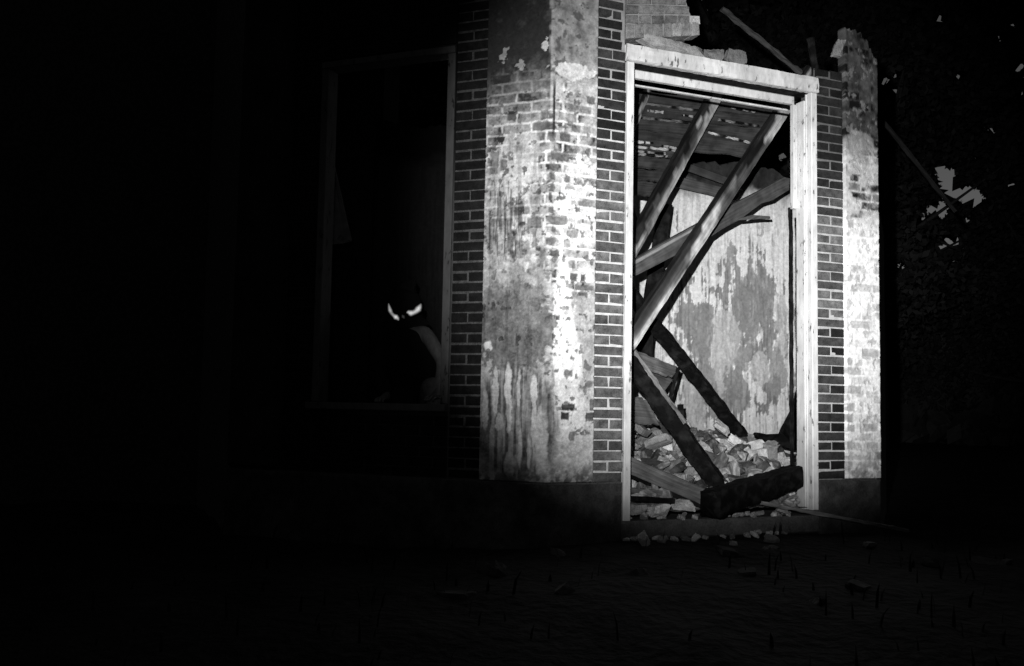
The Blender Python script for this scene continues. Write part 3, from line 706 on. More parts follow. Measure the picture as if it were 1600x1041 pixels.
# purlins behind the hole
tag(beam('fallen_joist', W(1076, 262, 1.9), W(1160, 292, 1.9), .07, .07, M['wood'], seg=12, alb=.045), 'short grey joist seen between the rafters above the plaster wall', 'joist')
tag(beam('fallen_joist', W(1040, 280, 1.95), W(1150, 306, 1.95), .10, .06, M['wood'], seg=12, alb=.07, ragged=.03), 'wide sooty board lying along the burnt top of the plaster wall', 'board')
# broken plank with splinter ---------------------------------------------------------
pk = thing('broken_plank', W(1110, 360, .95), 'broad grey plank with a split splintered end crossing behind the rafters', 'plank')
pm = MB()
def prism_px(mb, pts, Ds, thick, alb, along, sub=1):
    n = len(pts); V = [W(p[0], p[1], d) for p, d in zip(pts, Ds)]
    ax = (Vector(along[1])-Vector(along[0])).normalized(); nn = ax.cross(Vector((0, 0, 1))).cross(ax).normalized()
    t = -ax.cross(nn); t = t if t.dot(V[0]-EYE) > 0 else -t
    V2 = [v+t*thick for v in V]; sd = rb_.random()*30
    G = [((v-V[0]).dot(ax)+sd, (v-V[0]).dot(nn), 0) for v in V]+[((v-V[0]).dot(ax)+sd, (v-V[0]).dot(nn), .05) for v in V]
    mb.add(V+V2, [list(range(n)), list(range(n, 2*n))[::-1]]+[(i, i+n, (i+1) % n+n, (i+1) % n) for i in range(n)], alb, G)
pts = [(974, 416), (1035, 380), (1081, 355), (1144, 320), (1190, 297), (1225, 277), (1234, 279), (1233, 297), (1215, 308), (1208, 313), (1190, 318), (1167, 335), (1159, 342), (1130, 357), (1108, 372), (1040, 407), (974, 441)]
Ds = [.72+(p[0]-974)/260*.75 for p in pts]
prism_px(pm, pts, Ds, .035, .095, (W(974, 428, .72), W(1234, 288, 1.47)))
pm.build('plank_board', M['wood'], pk)
pm = MB(); pts = [(1150, 344), (1175, 336), (1190, 337), (1203, 338), (1204, 342), (1190, 342), (1160, 344)]
prism_px(pm, pts, [.72+(p[0]-974)/260*.75-.01 for p in pts], .02, .12, (W(974, 428, .72), W(1234, 288, 1.47)))
pm.build('splinter', M['wood'], pk)
pm = MB(); prism_px(pm, [(986, 411), (1035, 383), (1081, 358), (1083, 361), (1036, 388), (986, 417)], [.70+(p-974)/260*.75 for p in (986, 1035, 1081, 1083, 1036, 986)], .012, .30, (W(974, 428, .72), W(1234, 288, 1.47)))
pm.build('pale_edge', M['wood'], pk)

# charred posts at the left of the doorway
tag(beam('charred_post', W(1000, 590, 1.7), W(1040, 320, 1.7), .15, .10, M['char'], seg=20, rough=.008, taper=.8), 'blackened wide post leaning behind the plank at the left of the doorway', 'post')
tag(beam('charred_post', W(1012, 470, 1.5), W(1010, 600, 1.5), .10, .08, M['char'], seg=12, rough=.006), 'short black upright stud standing between the crossing beams', 'post')
tag(beam('grey_board', W(980, 318, 1.6), W(996, 366, 1.6), .08, .03, M['wood'], seg=6, alb=.18), 'short pale board end beside the left jamb behind the rafters', 'board')
# black diagonal beams
tag(beam('charred_beam', W(962, 430, .9), W(1160, 682, 1.55), .102, .10, M['char'], seg=40, rough=.010, roll=R(12), ragged=.02), 'straight blackened beam slanting down to the right against the plaster wall', 'beam')
hb = thing('charred_beam', W(1145, 766, .25), 'thick burnt beam slanting down in front of the rubble heap with a pale edge painted as lit', 'beam')
beam('beam', W(952, 520, .72), W(1150, 800, .16), .112, .11, M['char'], hb, seg=50, rough=.012, roll=R(10), taper=1.1, bend=.02)
beam('lit_edge', W(990, 548, .60), W(1070, 662, .38), .028, .03, M['wood'], hb, seg=30, rough=.010, alb=.15)  # pale strip stands in for light caught on the upper edge
# nails / stub on straight beam
# boards at left between beams
def fallen(pts, D0, D1, alb, label, cat='board', name='fallen_board', thick=.025):
    o = board(pts, D0, D1, alb, thick, name, None, 'wood'); return tag(o, label, cat)
fallen([(978, 542), (1060, 574), (1052, 588), (976, 566)], 1.2, 1.1, .14, 'short grey board sloping down above a darker one, left of the straight burnt beam')
fallen([(984, 566), (1052, 592), (1038, 612), (990, 596)], 1.3, 1.25, .07, 'dark short board under the grey one left of the straight burnt beam')
fallen([(976, 618), (1012, 626), (1030, 658), (1016, 672), (976, 640)], .95, .9, .10, 'dark angular board lying on the left of the rubble heap') if False else \
fallen([(974, 616), (1010, 624), (1030, 664), (974, 660)], .95, .9, .09, 'dark angular board lying on the left of the rubble heap')
tag(beam('lath_strip', W(1060, 575, 1.15), W(1046, 625, 1.15), .03, .03, M['char'], seg=8), 'thin black strip hanging from the end of the two short boards', 'lath')
tag(beam('lath_strip', W(1063, 632, 1.3), W(1066, 668, 1.3), .045, .03, M['char'], seg=8, rough=.008), 'black stub of wood sticking up from the rubble beside the burnt beam', 'lath')
# front plank
tag(beam('fallen_plank', W(968, 720, .22), W(1122, 786, -.02), .115, .03, M['wood'], seg=40, rough=.004, roll=R(30), alb=.13, ragged=.015), 'broad grey plank resting on the rubble under the burnt beams at the threshold', 'plank')
tag(beam('fallen_plank', W(960, 729, .30), W(1112, 794, .06), .06, .06, M['char'], seg=20, rough=.006), 'blackened timber lying directly beneath the broad grey plank', 'timber')
# charred log
mb = MB()
beam_mesh(mb, W(1108, 788, -.16), W(1243, 744, .10), .175, .16, roll=R(20), seg=34, rough=.011, ragged=.015, taper=.86)
tag(mb.build('charred_log', M['char'], smooth=True), 'short thick charred log lying across the threshold in front of the right jamb', 'log')
# rail and boards low down
tag(beam('thin_rail', W(1190, 786, -.10), W(1418, 829, -.14), .022, .03, M['wood'], seg=30, alb=.2, rough=.006, bend=.02), 'thin pale rail running out of the doorway to the right past the jamb', 'rail')
tag(beam('fallen_board', W(966, 778, .06), W(1052, 783, .02), .035, .05, M['char'], seg=10, rough=.005), 'dark narrow board lying on the threshold near the left jamb', 'board')
tag(beam('fallen_board', W(966, 764, .2), W(1050, 772, .16), .035, .05, M['wood'], seg=10, rough=.005, alb=.12), 'grey narrow board behind the dark one on the threshold', 'board')
# black curved shape in right corner of the doorway
pm = MB(); pts = [(1250, 610), (1244, 636), (1240, 648), (1233, 657), (1226, 670), (1223, 678), (1200, 679), (1185, 676), (1180, 682), (1200, 692), (1230, 700), (1250, 704)]
prism_px(pm, pts, [1.55+random.uniform(-.04, .04) for _ in pts], .06, .02, (W(1250, 560, 1.5), W(1250, 700, 1.5)))
tag(pm.build('black_shape', M['char']), 'black curved shape standing in the right corner of the doorway', 'debris')
# roof pole over the door
tag(beam('leaning_pole', W(1128, 14, 1.0), W(1252, 114, 1.0), .032, .035, M['wood'], seg=16, rough=.014, alb=.05, bend=.03), 'thin grey roof pole slanting down to the door head from the upper dark', 'pole')
tag(beam('leaning_pole', W(1366, 172, 2.2), W(1492, 330, 2.2), .04, .05, M['wood'], seg=16, alb=.006, rough=.01, bend=.05), 'thin dark pole slanting outside to the right of the pier before the trees', 'pole')
tag(beam('wall_stub', W(1266, 60, .2), W(1276, 122, .2), .05, .05, M['char'], seg=8, rough=.01), 'blackened upright stub beside the right end of the door head', 'post')

# ================================================================ rubble
def moundz(u, D):
    px_peak = 1.35
    t = np.clip((D-.12)/1.65, 0, 1)
    return -.17+.50*t**.8 - .14*np.abs(u-px_peak-.15)/1.2*t + .03*np.sin(u*7)*t
Um, Dm = np.meshgrid(np.linspace(0, 1, 150), np.linspace(.02, 2.1, 90))
Um = .5+Um*(1.62+.85*Dm)
hz_ = moundz(Um, Dm)-.02+.05*(fbm(Um*9, Dm*9, 5)-.5)
dR_ = np.array(DIR['R']); nI = np.array(INN['R'])
Pm = Um[..., None]*dR_+Dm[..., None]*nI; Pm[..., 2] = hz_
idx = np.arange(Um.size).reshape(Um.shape)
Fm = np.stack([idx[:-1, :-1], idx[:-1, 1:], idx[1:, 1:], idx[1:, :-1]], -1).reshape(-1, 4)
o = mk('rubble_mound', Pm.reshape(-1, 3), np.ascontiguousarray(Fm), M['rubble'], None, (.08+.22*fbm(Um*20, Dm*20, 8)).ravel(), smooth=False)
tag(o, 'grey heap of crumbled mortar and dust filling the doorway floor', 'rubble', kind='stuff')
def brick_mesh(kind, seed):
    r = random.Random(seed)
    L_ = {0: .205, 1: .11, 2: .15}[kind]*r.uniform(.95, 1.05)
    bm = bmesh.new(); bmesh.ops.create_cube(bm, size=1)
    bmesh.ops.subdivide_edges(bm, edges=bm.edges[:], cuts=3, use_grid_fill=True)
    bmesh.ops.scale(bm, vec=(L_, .10, .06), verts=bm.verts)
    for v in bm.verts:
        e = (abs(v.co.x) > L_*.49)+(abs(v.co.y) > .049)+(abs(v.co.z) > .029)
        if e >= 2: v.co *= 1-.05*e*r.random()
        if kind and v.co.x > L_*.4: v.co.x -= r.uniform(0, .035)+.02*(v.co.y/.05)
        v.co += Vector([r.uniform(-.002, .002) for _ in range(3)])
    V = [v.co.copy() for v in bm.verts]; Fc = [[x.index for x in f.verts] for f in bm.faces]; bm.free()
    return V, Fc
GR = 'broken bricks in the rubble heap'
protos = []
for s in range(18):
    alb = [.05, .10, .16, .24, .08, .45, .62, .13, .32][s % 9]
    if s < 12: V, Fc = brick_mesh(s % 3, s)
    else: V, Fc = lump(None, (.055+.012*(s % 4), .05, .038), 40+s)
    mb = MB(); rs = random.Random(s)
    fl = [alb*rs.uniform(.75, 1.25) if rs.random() > .15 else min(.65, alb*2) for _ in V]
    mb.add(V, Fc, fl); me = mb.build('p', M['rubble'], origin=(0, 0, 0)); protos.append(me.data); bpy.data.objects.remove(me)
rr = random.Random(77)
cnt = 0
def scatter(px, py, D, sc_=1.0, pi=None, label='loose broken brick in the rubble heap inside the doorway', group=GR, lift=0):
    p = W(px, py, D) if D is not None else None
    return p
placed = []
for tries in range(4000):
    if cnt >= 270: break
    u = rr.uniform(.5, 2.75); D = rr.uniform(.12, 2.0)
    p = Vector(DIR['R'])*u+Vector(INN['R'])*D
    z = float(moundz(np.array(u), np.array(D)))+.01
    p.z = z
    if any((p-q_).length < .065 for q_ in placed): continue
    # keep only what the doorway could show
    v = p-EYE; k = v.dot(fw); x = 800+F*v.dot(rt)/k
    if x < 955 or x > 1262: continue
    placed.append(p)
    o = bpy.data.objects.new('broken_brick', rr.choice(protos)); C.objects.link(o)
    o.location = p+Vector((0, 0, rr.uniform(0, .05)))
    o.rotation_euler = (rr.gauss(0, .7), rr.gauss(0, .7), rr.uniform(0, 6.28)); s_ = rr.uniform(.65, 1.2); o.scale = (s_,)*3
    tag(o, 'loose broken brick lying in the rubble heap inside the doorway', 'brick', GR); cnt += 1
# named pale pieces that stand out
def piece(px, py, D, pi, rot, s_, label, alb=None, name='broken_brick', cat='brick'):
    me = protos[pi]
    if alb is not None:
        me = me.copy(); n_ = len(me.vertices); c_ = np.tile(np.array([alb, alb, alb, 1], np.float32), (n_, 1))
        c_[:, :3] *= np.random.default_rng(pi).uniform(.85, 1.1, (n_, 1)); me.attributes['alb'].data.foreach_set('color', c_.ravel())
    o = bpy.data.objects.new(name, me); C.objects.link(o); o.location = W(px, py, D); o.rotation_euler = rot; o.scale = (s_,)*3
    if py > 830: o.location.z = ground_z(o.location.x, o.location.y)+.02
    return tag(o, label, cat)
piece(1152, 690, 1.25, 1, (.5, .2, .9), 1.15, 'pale grey broken brick high on the heap below the burnt beam tip', .72)
piece(1178, 700, 1.1, 0, (.6, -.3, .4), 1.0, 'whole pale brick tilted on the heap right of the heap centre', .75)
piece(1128, 668, 1.45, 15, (.2, .6, .3), 1.1, 'pale stone chunk at the top of the rubble heap', .5, 'stone_chunk', 'stone')
piece(1103, 706, 1.0, 12, (.3, .1, 2.), .8, 'small white lump just right of the thick burnt beam', .8, 'stone_chunk', 'stone')
piece(1140, 722, .75, 4, (.1, .5, .6), 1.1, 'pale half brick in the lower middle of the rubble heap', .5)
piece(1195, 722, .8, 13, (.1, .1, .6), 1.3, 'long rounded grey lump on the right side of the rubble heap', .3, 'stone_chunk', 'stone')
piece(1029, 690, .9, 0, (.3, .35, 2.5), .95, 'pale brick slanting on the left of the rubble heap', .32)
piece(1003, 672, 1.0, 2, (.6, .15, 1.), .9, 'grey brick standing on edge near the left jamb on the heap', .22)
piece(1205, 696, 1.0, 4, (.2, -.4, .6), .9, 'grey brick cube at the right shoulder of the rubble heap', .3)
piece(1068, 789, .02, 14, (.1, .1, .3), 1.05, 'pale angular stone on the threshold beneath the broad plank', .55, 'stone_chunk', 'stone')
piece(1030, 797, .0, 16, (0, 0, .35), 1.3, 'flat pale lump of plaster lying along the threshold', .6, 'plaster_lump', 'plaster')
piece(995, 796, .04, 17, (0, 0, .35), 1.0, 'small grey plaster lump on the threshold beside the left jamb', .3, 'plaster_lump', 'plaster')
piece(1222, 795, -.0, 12, (0, .3, .35), .8, 'grey stone under the charred log by the right jamb', .3, 'stone_chunk', 'stone')
piece(1008, 838, -.20, 13, (.3, 1.0, .2), .95, 'pale angular stone on the ground below the left of the threshold', .40, 'stone_chunk', 'stone')
piece(1034, 834, -.18, 12, (.8, .2, .2), .55, 'small pale stone on the ground below the threshold, beside a larger one', .3, 'stone_chunk', 'stone')
piece(1146, 850, -.3, 12, (.1, .2, .2), .5, 'tiny pale stone on the dark ground below the charred log', .35, 'stone_chunk', 'stone')
piece(1206, 836, -.25, 15, (.1, .2, .2), .75, 'grey stone on the ground below the thin rail', .2, 'stone_chunk', 'stone')
piece(1360, 876, -.5, 16, (.1, .2, .2), .7, 'dim grey stone on the ground at the foot of the right plinth', .22, 'stone_chunk', 'stone')
# small debris spilling over the sill
GS = 'small debris spilling over the door sill'
for i in range(46):
    px_ = rr.uniform(978, 1250); py_ = rr.uniform(790, 812) if i < 22 else rr.uniform(826, 868)
    if i < 22: p = W(px_, py_, rr.uniform(-.02, .12)); p.z = ZD-.03+rr.uniform(0, .012)
    else:
        p = W(px_, py_, -.12); p.z = ground_z(p.x, p.y)+.02
    o = bpy.data.objects.new('debris_chunk', protos[rr.choice((2, 3, 5, 8, 12, 14, 15, 17))]); C.objects.link(o); o.location = p
    o.rotation_euler = (rr.gauss(0, .4), rr.gauss(0, .4), rr.uniform(0, 6.28)); o.scale = (rr.uniform(.2, .5),)*3
    tag(o, 'small chunk of debris spilled along the door sill and just below it', 'debris', GS)
# ground litter near the wall
GL = 'fallen bricks on the dark ground before the doorway'
for i in range(14):
    x = rr.uniform(-.6, 3.2); y = rr.uniform(-1.6, -.1)+.35*max(0, x)
    if y > DIR['R'].y*x/DIR['R'].x-.25 and x > 0: y = DIR['R'].y*x/DIR['R'].x-.3-rr.random()*.5
    o = bpy.data.objects.new('fallen_brick', rr.choice([protos[i_] for i_ in (0, 4, 9, 13)])); C.objects.link(o)
    o.location = (x, y, ground_z(x, y)+.02); o.rotation_euler = (rr.gauss(0, .3), rr.gauss(0, .3), rr.uniform(0, 6.28))
    o.location.z -= .03
    tag(o, 'fallen brick half lost in the dark ground before the doorway', 'brick', GL)
# weeds
def blades(n, xr, yr, h, alb, seed):
    r = np.random.default_rng(seed); V = []; Fc = []
    for i in range(n):
        x = r.uniform(*xr); y = r.uniform(*yr)
        if x > -.2 and y > .41*x-.06: continue
        z = ground_z(x, y)-.01; hh = h*r.uniform(.4, 1.3); a = r.uniform(0, 6.28); ln_ = r.uniform(.1, .5)*hh; w_ = r.uniform(.004, .010)
        dx, dy = math.cos(a), math.sin(a); b = len(V)
        for (t, k) in ((0, 1), (.55, .8), (1, .05)):
            cx_, cy_, cz_ = x+dx*ln_*t*t, y+dy*ln_*t*t, z+hh*t*(1-.15*t)
            V += [(cx_-dy*w_*k, cy_+dx*w_*k, cz_), (cx_+dy*w_*k, cy_-dx*w_*k, cz_)]
        Fc += [(b, b+1, b+3, b+2), (b+2, b+3, b+5, b+4)]
    return V, Fc
V, Fc = blades(900, (-4.5, 5), (-5.0, 1.0), .13, .05, 3)
tag(mk('weeds', V, Fc, M['leaf'], None, .014, None, origin=(0, 0, -.5)), 'low dark weeds and grass over the ground before the ruin', 'grass', kind='stuff')

# ================================================================ left window: figure and board
tag(beam('leaning_board', W(505, 225, .5, 'L'), W(532, 372, .5, 'L'), .10, .03, M['wood'], seg=10, alb=.18, taper=1.6, ragged=.05), 'faint pale board leaning inside the left edge of the dark window', 'board')
def person():
    n = INN['L']; Dh = .40
    t = thing('person', W(640, 640, Dh, 'L'), 'shadowy person crouching inside the dark window with two bright glowing crescent eyes', 'person')
    J = {}
    def add(k, px, py, D, r): J[k] = (W(px, py, D, 'L'), r)
    add('pelvis', 655, 640, .62, .15); add('belly', 648, 600, .56, .135); add('chest', 640, 545, .48, .15); add('neck0', 634, 512, .44, .075)
    add('neck', 633, 500, .42, .058); add('jaw', 632, 488, .36, .062); add('skull', 632, 470, .38, .088); add('crown', 632, 455, .40, .07)
    add('shR', 667, 522, .42, .060); add('elR', 692, 566, .36, .045); add('wrR', 683, 618, .24, .032)
    add('shL', 602, 520, .46, .062); add('elL', 588, 585, .36, .045); add('wrL', 606, 620, .24, .032)
    add('hipR', 672, 640, .6, .10); add('knR', 676, 597, .26, .085); add('anR', 694, 690, .34, .05)
    add('hipL', 634, 645, .6, .10); add('knL', 628, 610, .26, .075); add('anL', 640, 700, .34, .05)
    keys = list(J); E = [('pelvis', 'belly'), ('belly', 'chest'), ('chest', 'neck0'), ('neck0', 'neck'), ('neck', 'jaw'), ('jaw', 'skull'), ('skull', 'crown'),
                         ('chest', 'shR'), ('shR', 'elR'), ('elR', 'wrR'), ('chest', 'shL'), ('shL', 'elL'), ('elL', 'wrL'),
                         ('pelvis', 'hipR'), ('hipR', 'knR'), ('knR', 'anR'), ('pelvis', 'hipL'), ('hipL', 'knL'), ('knL', 'anL')]
    V = [J[k][0]-t.location for k in keys]; rad = [J[k][1] for k in keys]; E = [(keys.index(a), keys.index(b)) for a, b in E]
    for s, sx in (('wrR', -1), ('wrL', 1)):      # palm and five fingers resting on the sill
        wi = keys.index(s); wv = V[wi]; side = DIR['L']; fwd = -n
        V.append(wv+fwd*.05-Z*.012); rad.append(.028); pa = len(V)-1; E.append((wi, pa))
        for f in range(4):
            o_ = side*(f-1.5)*.021; L_ = (.034, .040, .037, .028)[f]
            V.append(V[pa]+fwd*.03+o_); rad.append(.010); a = len(V)-1; E.append((pa, a))
            V.append(V[a]+fwd*L_-Z*.006); rad.append(.009); b = len(V)-1; E.append((a, b))
            V.append(V[b]+fwd*L_*.5-Z*.022); rad.append(.0075); c = len(V)-1; E.append((b, c))
        V.append(V[pa]+side*sx*.034-fwd*.01); rad.append(.011); a = len(V)-1; E.append((pa, a))
        V.append(V[a]+side*sx*.014+fwd*.03); rad.append(.009); E.append((a, len(V)-1))
    me = bpy.data.meshes.new('body'); me.from_pydata([tuple(v) for v in V], E, []); me.update()
    o = bpy.data.objects.new('body', me); C.objects.link(o); o.parent = t
    m = o.modifiers.new('skin', 'SKIN'); m.use_smooth_shade = True
    bm = bmesh.new(); bm.from_mesh(me); lay = bm.verts.layers.skin.verify(); bm.verts.ensure_lookup_table()
    for i, v in enumerate(bm.verts): v[lay].radius = (rad[i], rad[i]); v[lay].use_root = (i == 0)
    bm.to_mesh(me); bm.free()
    s = o.modifiers.new('sub', 'SUBSURF'); s.levels = 2; s.render_levels = 2
    mt, ns, ln, b = newmat('dim_skin', .6, .3); nz_ = ns.new('ShaderNodeTexNoise'); nz_.inputs['Scale'].default_value = 30
    cr = ns.new('ShaderNodeValToRGB'); cr.color_ramp.elements[0].color = (.08,)*3+(1,); cr.color_ramp.elements[1].color = (.22,)*3+(1,)
    ln.new(nz_.outputs['Fac'], cr.inputs[0]); ln.new(cr.outputs[0], b.inputs['Base Color']); me.materials.append(mt)
    # dark shirt with a hood, added to keep head and torso in darkness
    ks = ['pelvis', 'belly', 'chest', 'neck0', 'neck', 'skull', 'crown', 'shL', 'elL', 'shR', 'hipL', 'knL', 'anL', 'wrL']
    cE = [('pelvis', 'belly'), ('belly', 'chest'), ('chest', 'neck0'), ('neck0', 'neck'), ('neck', 'skull'), ('skull', 'crown'), ('chest', 'shL'), ('shL', 'elL'), ('chest', 'shR'), ('pelvis', 'hipL'), ('hipL', 'knL'), ('knL', 'anL'), ('elL', 'wrL')]
    grow = dict(pelvis=.03, belly=.04, chest=.045, neck0=.05, neck=.06, skull=.045, crown=.04, shL=.03, elL=.03, wrL=.02, shR=-.01, hipL=.03, knL=.03, anL=.03)
    m2 = bpy.data.meshes.new('added_hooded_shirt'); m2.from_pydata([tuple(J[k][0]-t.location) for k in ks], [(ks.index(a), ks.index(b_)) for a, b_ in cE], [])
    o2 = bpy.data.objects.new('added_hooded_shirt', m2); C.objects.link(o2); o2.parent = t
    md_ = o2.modifiers.new('skin', 'SKIN'); md_.use_smooth_shade = True
    bm = bmesh.new(); bm.from_mesh(m2); lay = bm.verts.layers.skin.verify(); bm.verts.ensure_lookup_table()
    for i, v in enumerate(bm.verts): v[lay].radius = (J[ks[i]][1]+grow[ks[i]],)*2; v[lay].use_root = (i == 0)
    bm.to_mesh(m2); bm.free(); sb_ = o2.modifiers.new('sub', 'SUBSURF'); sb_.levels = 2; sb_.render_levels = 2
    m3, ns3, ln3, b3 = newmat('black_cloth', .9, .1); n3 = ns3.new('ShaderNodeTexNoise'); n3.inputs['Scale'].default_value = 60
    c3 = ns3.new('ShaderNodeValToRGB'); c3.color_ramp.elements[0].color = (.008,)*3+(1,); c3.color_ramp.elements[1].color = (.02,)*3+(1,)
    ln3.new(n3.outputs['Fac'], c3.inputs[0]); ln3.new(c3.outputs[0], b3.inputs['Base Color']); m2.materials.append(m3)
    # nose, ears, hair
    mb = MB(); c = W(632, 474, .31, 'L'); V_, F_ = lump(None, (.013, .02, .028), 91); mb.add([v+c for v in V_], F_, .3); mb.build('nose', M['rubble'], t, True)
    mb = MB(); c = W(632, 456, .42, 'L'); V_, F_ = lump(None, (.095, .105, .085), 92); mb.add([v+c for v in V_], F_, .012); mb.build('hair', M['rubble'], t, True)
    # glowing crescents, and a faint nose highlight made by emission
    em, ens, eln, b = newmat('eye_glow', .6, .1)
    at = ens.new('ShaderNodeAttribute'); at.attribute_name = 'alb'
    tn = ens.new('ShaderNodeTexNoise'); tn.inputs['Scale'].default_value = 45; tn.inputs['Detail'].default_value = 2
    mr = ens.new('ShaderNodeMapRange'); mr.inputs['From Min'].default_value = .35; mr.inputs['From Max'].default_value = .62; mr.inputs['To Min'].default_value = .35; mr.inputs['To Max'].default_value = 1.1
    mu = ens.new('ShaderNodeMath'); mu.operation = 'MULTIPLY'
    eln.new(tn.outputs['Fac'], mr.inputs['Value']); eln.new(mr.outputs[0], mu.inputs[0]); eln.new(at.outputs['Fac'], mu.inputs[1]); eln.new(mu.outputs[0], b.inputs['Emission Strength'])
    b.inputs['Emission Color'].default_value = (1, 1, 1, 1); b.inputs['Base Color'].default_value = (.01, .01, .01, 1)
    for path in ([(607, 474, .6, .1), (608, 479, 1.6, .4), (609.5, 485, 2.4, .6), (612, 490, 2.0, .35), (615, 493, 2.0, .45), (618.5, 495.5, 3.0, 1.1), (621.5, 498, 2.2, .6), (623, 501, .8, .1)],
                 [(635, 489, .8, .1), (638, 488, 2.4, .7), (642, 489.5, 3.4, 1.0), (646, 488.5, 2.8, .8), (650, 486.5, 3.0, .8), (653.5, 483, 3.6, 1.1), (656, 479, 2.6, .7), (658, 474.5, .9, .1)],
                 [(628, 492, .6, .02), (630, 495, 2.2, .07), (632, 498, .6, .02)]):
        mb = MB(); V_ = []; A_ = []; k = 11; path2 = []
        for a_, c_ in zip(path[:-1], path[1:]):
            for q_ in range(4): path2.append([a_[z_]+(c_[z_]-a_[z_])*q_/4 for z_ in range(4)])
        path2.append(list(path[-1])); n_ = len(path2)
        for i, (x, y, r_, st) in enumerate(path2):
            a = path2[max(0, i-2)]; b_ = path2[min(n_-1, i+2)]; dx, dy = b_[0]-a[0], b_[1]-a[1]; l_ = math.hypot(dx, dy); nx, ny = -dy/l_, dx/l_
            for j in range(k):
                t_ = -1+2*j/(k-1); R_ = r_*1.7
                V_.append(W(x+nx*R_*t_, y+ny*R_*t_, .205+.010*t_*t_, 'L')); A_.append(.85*st*max(0, 1-t_*t_)**2.6)
        o_ = len(V_); F_ = [(i*k+j, i*k+j+1, (i+1)*k+j+1, (i+1)*k+j) for i in range(n_-1) for j in range(k-1)]
        V_ += [v+INN['L']*.014 for v in V_]; A_ += [0]*o_
        F_ += [tuple(o_+q_ for q_ in f[::-1]) for f in F_]+[(i*k, (i+1)*k, o_+(i+1)*k, o_+i*k) for i in range(n_-1)]+[((i+1)*k-1, o_+(i+1)*k-1, o_+(i+2)*k-1, (i+2)*k-1) for i in range(n_-1)]
        mb.add(V_, F_, A_); mb.build('glowing_eye' if path[0][2] > 0.61 or path[0][0] < 610 else 'nose_glow', em, t, True)
person()

beam('shadow_strip', P('R', R3U-jw-.022, zbk+.02, .19), P('R', R3U-jw-.012, ZD+.3, .19), .026, .03, M['char'], fr, rough=.008, seg=30)  # black strip added for the shadow line beside the right door jamb
# ================================================================ trees
def tree(x, y, h, cr, label, seed, nleaf=30000, gap=(), base=None, low=.15):
    r = np.random.default_rng(seed); gz0 = -.46
    t = thing('leafy_tree', (x, y, gz0), label, 'tree', 'trees behind the ruin')
    mb = MB()
    def limb(a, b, r0, r1):
        a = Vector(a); b = Vector(b); d = (b-a).normalized(); s_ = d.orthogonal().normalized(); q_ = d.cross(s_); V = []; k = 7; n_ = 4
        mid = Vector(r.normal(size=3))*.05*(b-a).length
        for i in range(n_+1):
            tt = i/n_; c = a.lerp(b, tt)+mid*4*tt*(1-tt); rr_ = r0+(r1-r0)*tt
            for j in range(k): V.append(c+(s_*math.cos(j*6.283/k)+q_*math.sin(j*6.283/k))*rr_)
        mb.add(V, [(i*k+j, i*k+(j+1) % k, (i+1)*k+(j+1) % k, (i+1)*k+j) for i in range(n_) for j in range(k)], .05)
    limb((x, y, gz0-.1), (x, y, h*.75), .16+.012*h, .05)
    clumps = []
    for i in range(34):
        a = r.uniform(0, 6.28); zc = h*(low+(1-low)*r.random()**.8); rc = cr*math.sqrt(r.random())*(1-.55*max(0, zc/h-.55)/.45)
        c = np.array([x+math.cos(a)*rc, y+math.sin(a)*rc, zc]); clumps.append((c, r.uniform(.28, .5)*cr))
        if i % 2 == 0: limb((x, y, zc*.65), c, .07, .015)
    mb.build('trunk', M['bark'], t)
    cs = np.array([c for c, _ in clumps]); rs = np.array([q for _, q in clumps])
    pick = r.integers(0, len(cs), nleaf); d = r.normal(size=(nleaf, 3)); d /= np.linalg.norm(d, axis=1)[:, None]
    p = cs[pick]+d*(rs[pick]*r.random(nleaf)**.45)[:, None]*np.array([1, 1, .75])
    keep = p[:, 2] > gz0+.1
    p = p[keep]; n_ = len(p)
    a = r.normal(size=(n_, 3)); a /= np.linalg.norm(a, axis=1)[:, None]; b = np.cross(a, r.normal(size=(n_, 3))); b /= np.linalg.norm(b, axis=1)[:, None]
    s_ = r.uniform(.06, .135, n_)[:, None]
    V = np.stack([p-a*s_, p+b*s_*.55, p+a*s_, p-b*s_*.55], 1).reshape(-1, 3)
    return t, V, n_, r
GAPS = []
def finish(t, V, n_, r):
    alb = np.repeat(r.uniform(.012, .035, n_), 4)
    ix = np.arange(n_*4).reshape(-1, 4)
    mk('crown', V, ix, M['leaf'], t, alb)
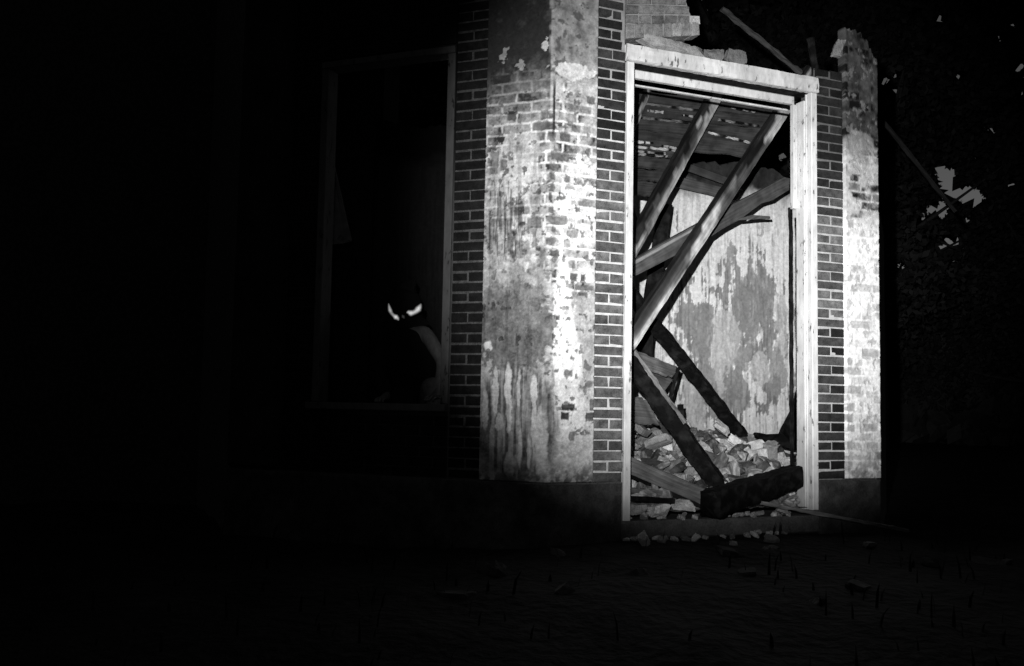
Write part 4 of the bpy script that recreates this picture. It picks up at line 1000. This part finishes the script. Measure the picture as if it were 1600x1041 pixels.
# openings in the crowns: world-space tunnels (centre on the line of sight of the real gap, radius in metres at 14 m)
def clear(V, n_, holes, mg=9):
    c = V.reshape(-1, 4, 3).mean(1); keep = np.ones(n_, bool)
    for (px, py, rx, ry, ang, sd) in holes:
        d = np.array(ray(px, py)); d /= np.linalg.norm(d); v = c-np.array(EYE); k = v@d
        off = v-k[:, None]*d; sx = (off@np.array(rt))/24*F; sy = -(off@np.array(up))/24*F
        ca, sa = math.cos(ang), math.sin(ang); mm = mg if rx > 6 else mg*.7; a = (sx*ca+sy*sa)/(rx+mm); b = (-sx*sa+sy*ca)/(ry+mm)
        keep &= (a*a+b*b) > 1
    return V.reshape(-1, 4, 3)[keep].reshape(-1, 3), int(keep.sum())
HOLES = [(1478, 270, 20, 7, .55, 1), (1500, 302, 34, 9, .1, 2), (1482, 292, 22, 7, .9, 3), (1466, 328, 12, 10, .6, 4), (1482, 381, 17, 6, -.3, 5), (1520, 315, 14, 6, 0, 6), (1404, 119, 5, 2, 0, 7), (1381, 127, 4, 4, 0, 8), (1400, 143, 4, 2, .5, 9), (1452, 82, 1, 1, 0, 9), (1432, 20, 4, 3, 0, 9), (1470, 31, 5, 4, 0, 9),
 (1530, 20, 2, 2, 0, 9), (1593, 106, 3, 3, 0, 9), (1573, 166, 4, 3, 0, 9), (1597, 150, 2, 3, 0, 9), (1464, 182, 2, 1, 0, 9), (1408, 417, 3, 2, 0, 9), (1414, 232, 2, 1, 0, 9), (1222, 245, 3, 4, 0, 9), (1490, 410, 2, 2, 0, 9), (1437, 548, 2, 2, 0, 9), (1510, 345, 3, 2, 0, 9), (1548, 205, 3, 2, 0, 9), (1560, 60, 3, 3, 0, 9), (1585, 40, 3, 2, 0, 9), (1500, 120, 3, 2, 0, 9), (1525, 250, 3, 2, 0, 9), (1440, 345, 2, 2, 0, 9), (1580, 290, 3, 2, 0, 9)]
specs = [(9.5, 20, 17, 5.2, 'broad dark tree right behind the right pier, pole slanting before it', 1), (15.5, 23, 18, 6.0, 'tall tree at the right with ragged openings to the night sky', 2),
         (3.8, 21, 19, 5.4, 'dark tree rising behind the open top of the doorway', 3), (-3.5, 23, 19, 6.0, 'dark tree hidden behind the upper wall over the window', 4),
         (12.4, 30, 22, 6.5, 'farther dark tree filling in behind the two trees at the right', 5)]
for (x, y, h, cr, lb, sd_) in specs:
    t, V, n_, r = tree(x, y, h, cr, lb, sd_, 85000, low=.04)
    V, n_ = clear(V, n_, HOLES); finish(t, V, n_, r)
# far-off woods that read as one mass
r = np.random.default_rng(9); n_ = 70000
ang = r.uniform(-.75, .75, n_)+.05; dist = r.uniform(36, 48, n_); zz = r.random(n_)**1.5*24
p = np.stack([np.sin(ang)*dist+CX, np.cos(ang)*dist+CY, zz-.4], 1)
a = r.normal(size=(n_, 3)); a /= np.linalg.norm(a, axis=1)[:, None]; b = np.cross(a, r.normal(size=(n_, 3))); b /= np.linalg.norm(b, axis=1)[:, None]
s_ = r.uniform(.3, .6, n_)[:, None]
V = np.stack([p-a*s_, p+b*s_*.7, p+a*s_, p-b*s_*.7], 1).reshape(-1, 3)
V, n_ = clear(V, n_, HOLES, 18)
tag(mk('distant_woods', V, np.arange(n_*4).reshape(-1, 4), M['leaf'], None, np.repeat(r.uniform(.03, .07, n_), 4), origin=(0, 24, -.4)), 'dark far-off wood behind the ruin', 'woods', kind='stuff')
sc.cycles.use_denoising = True
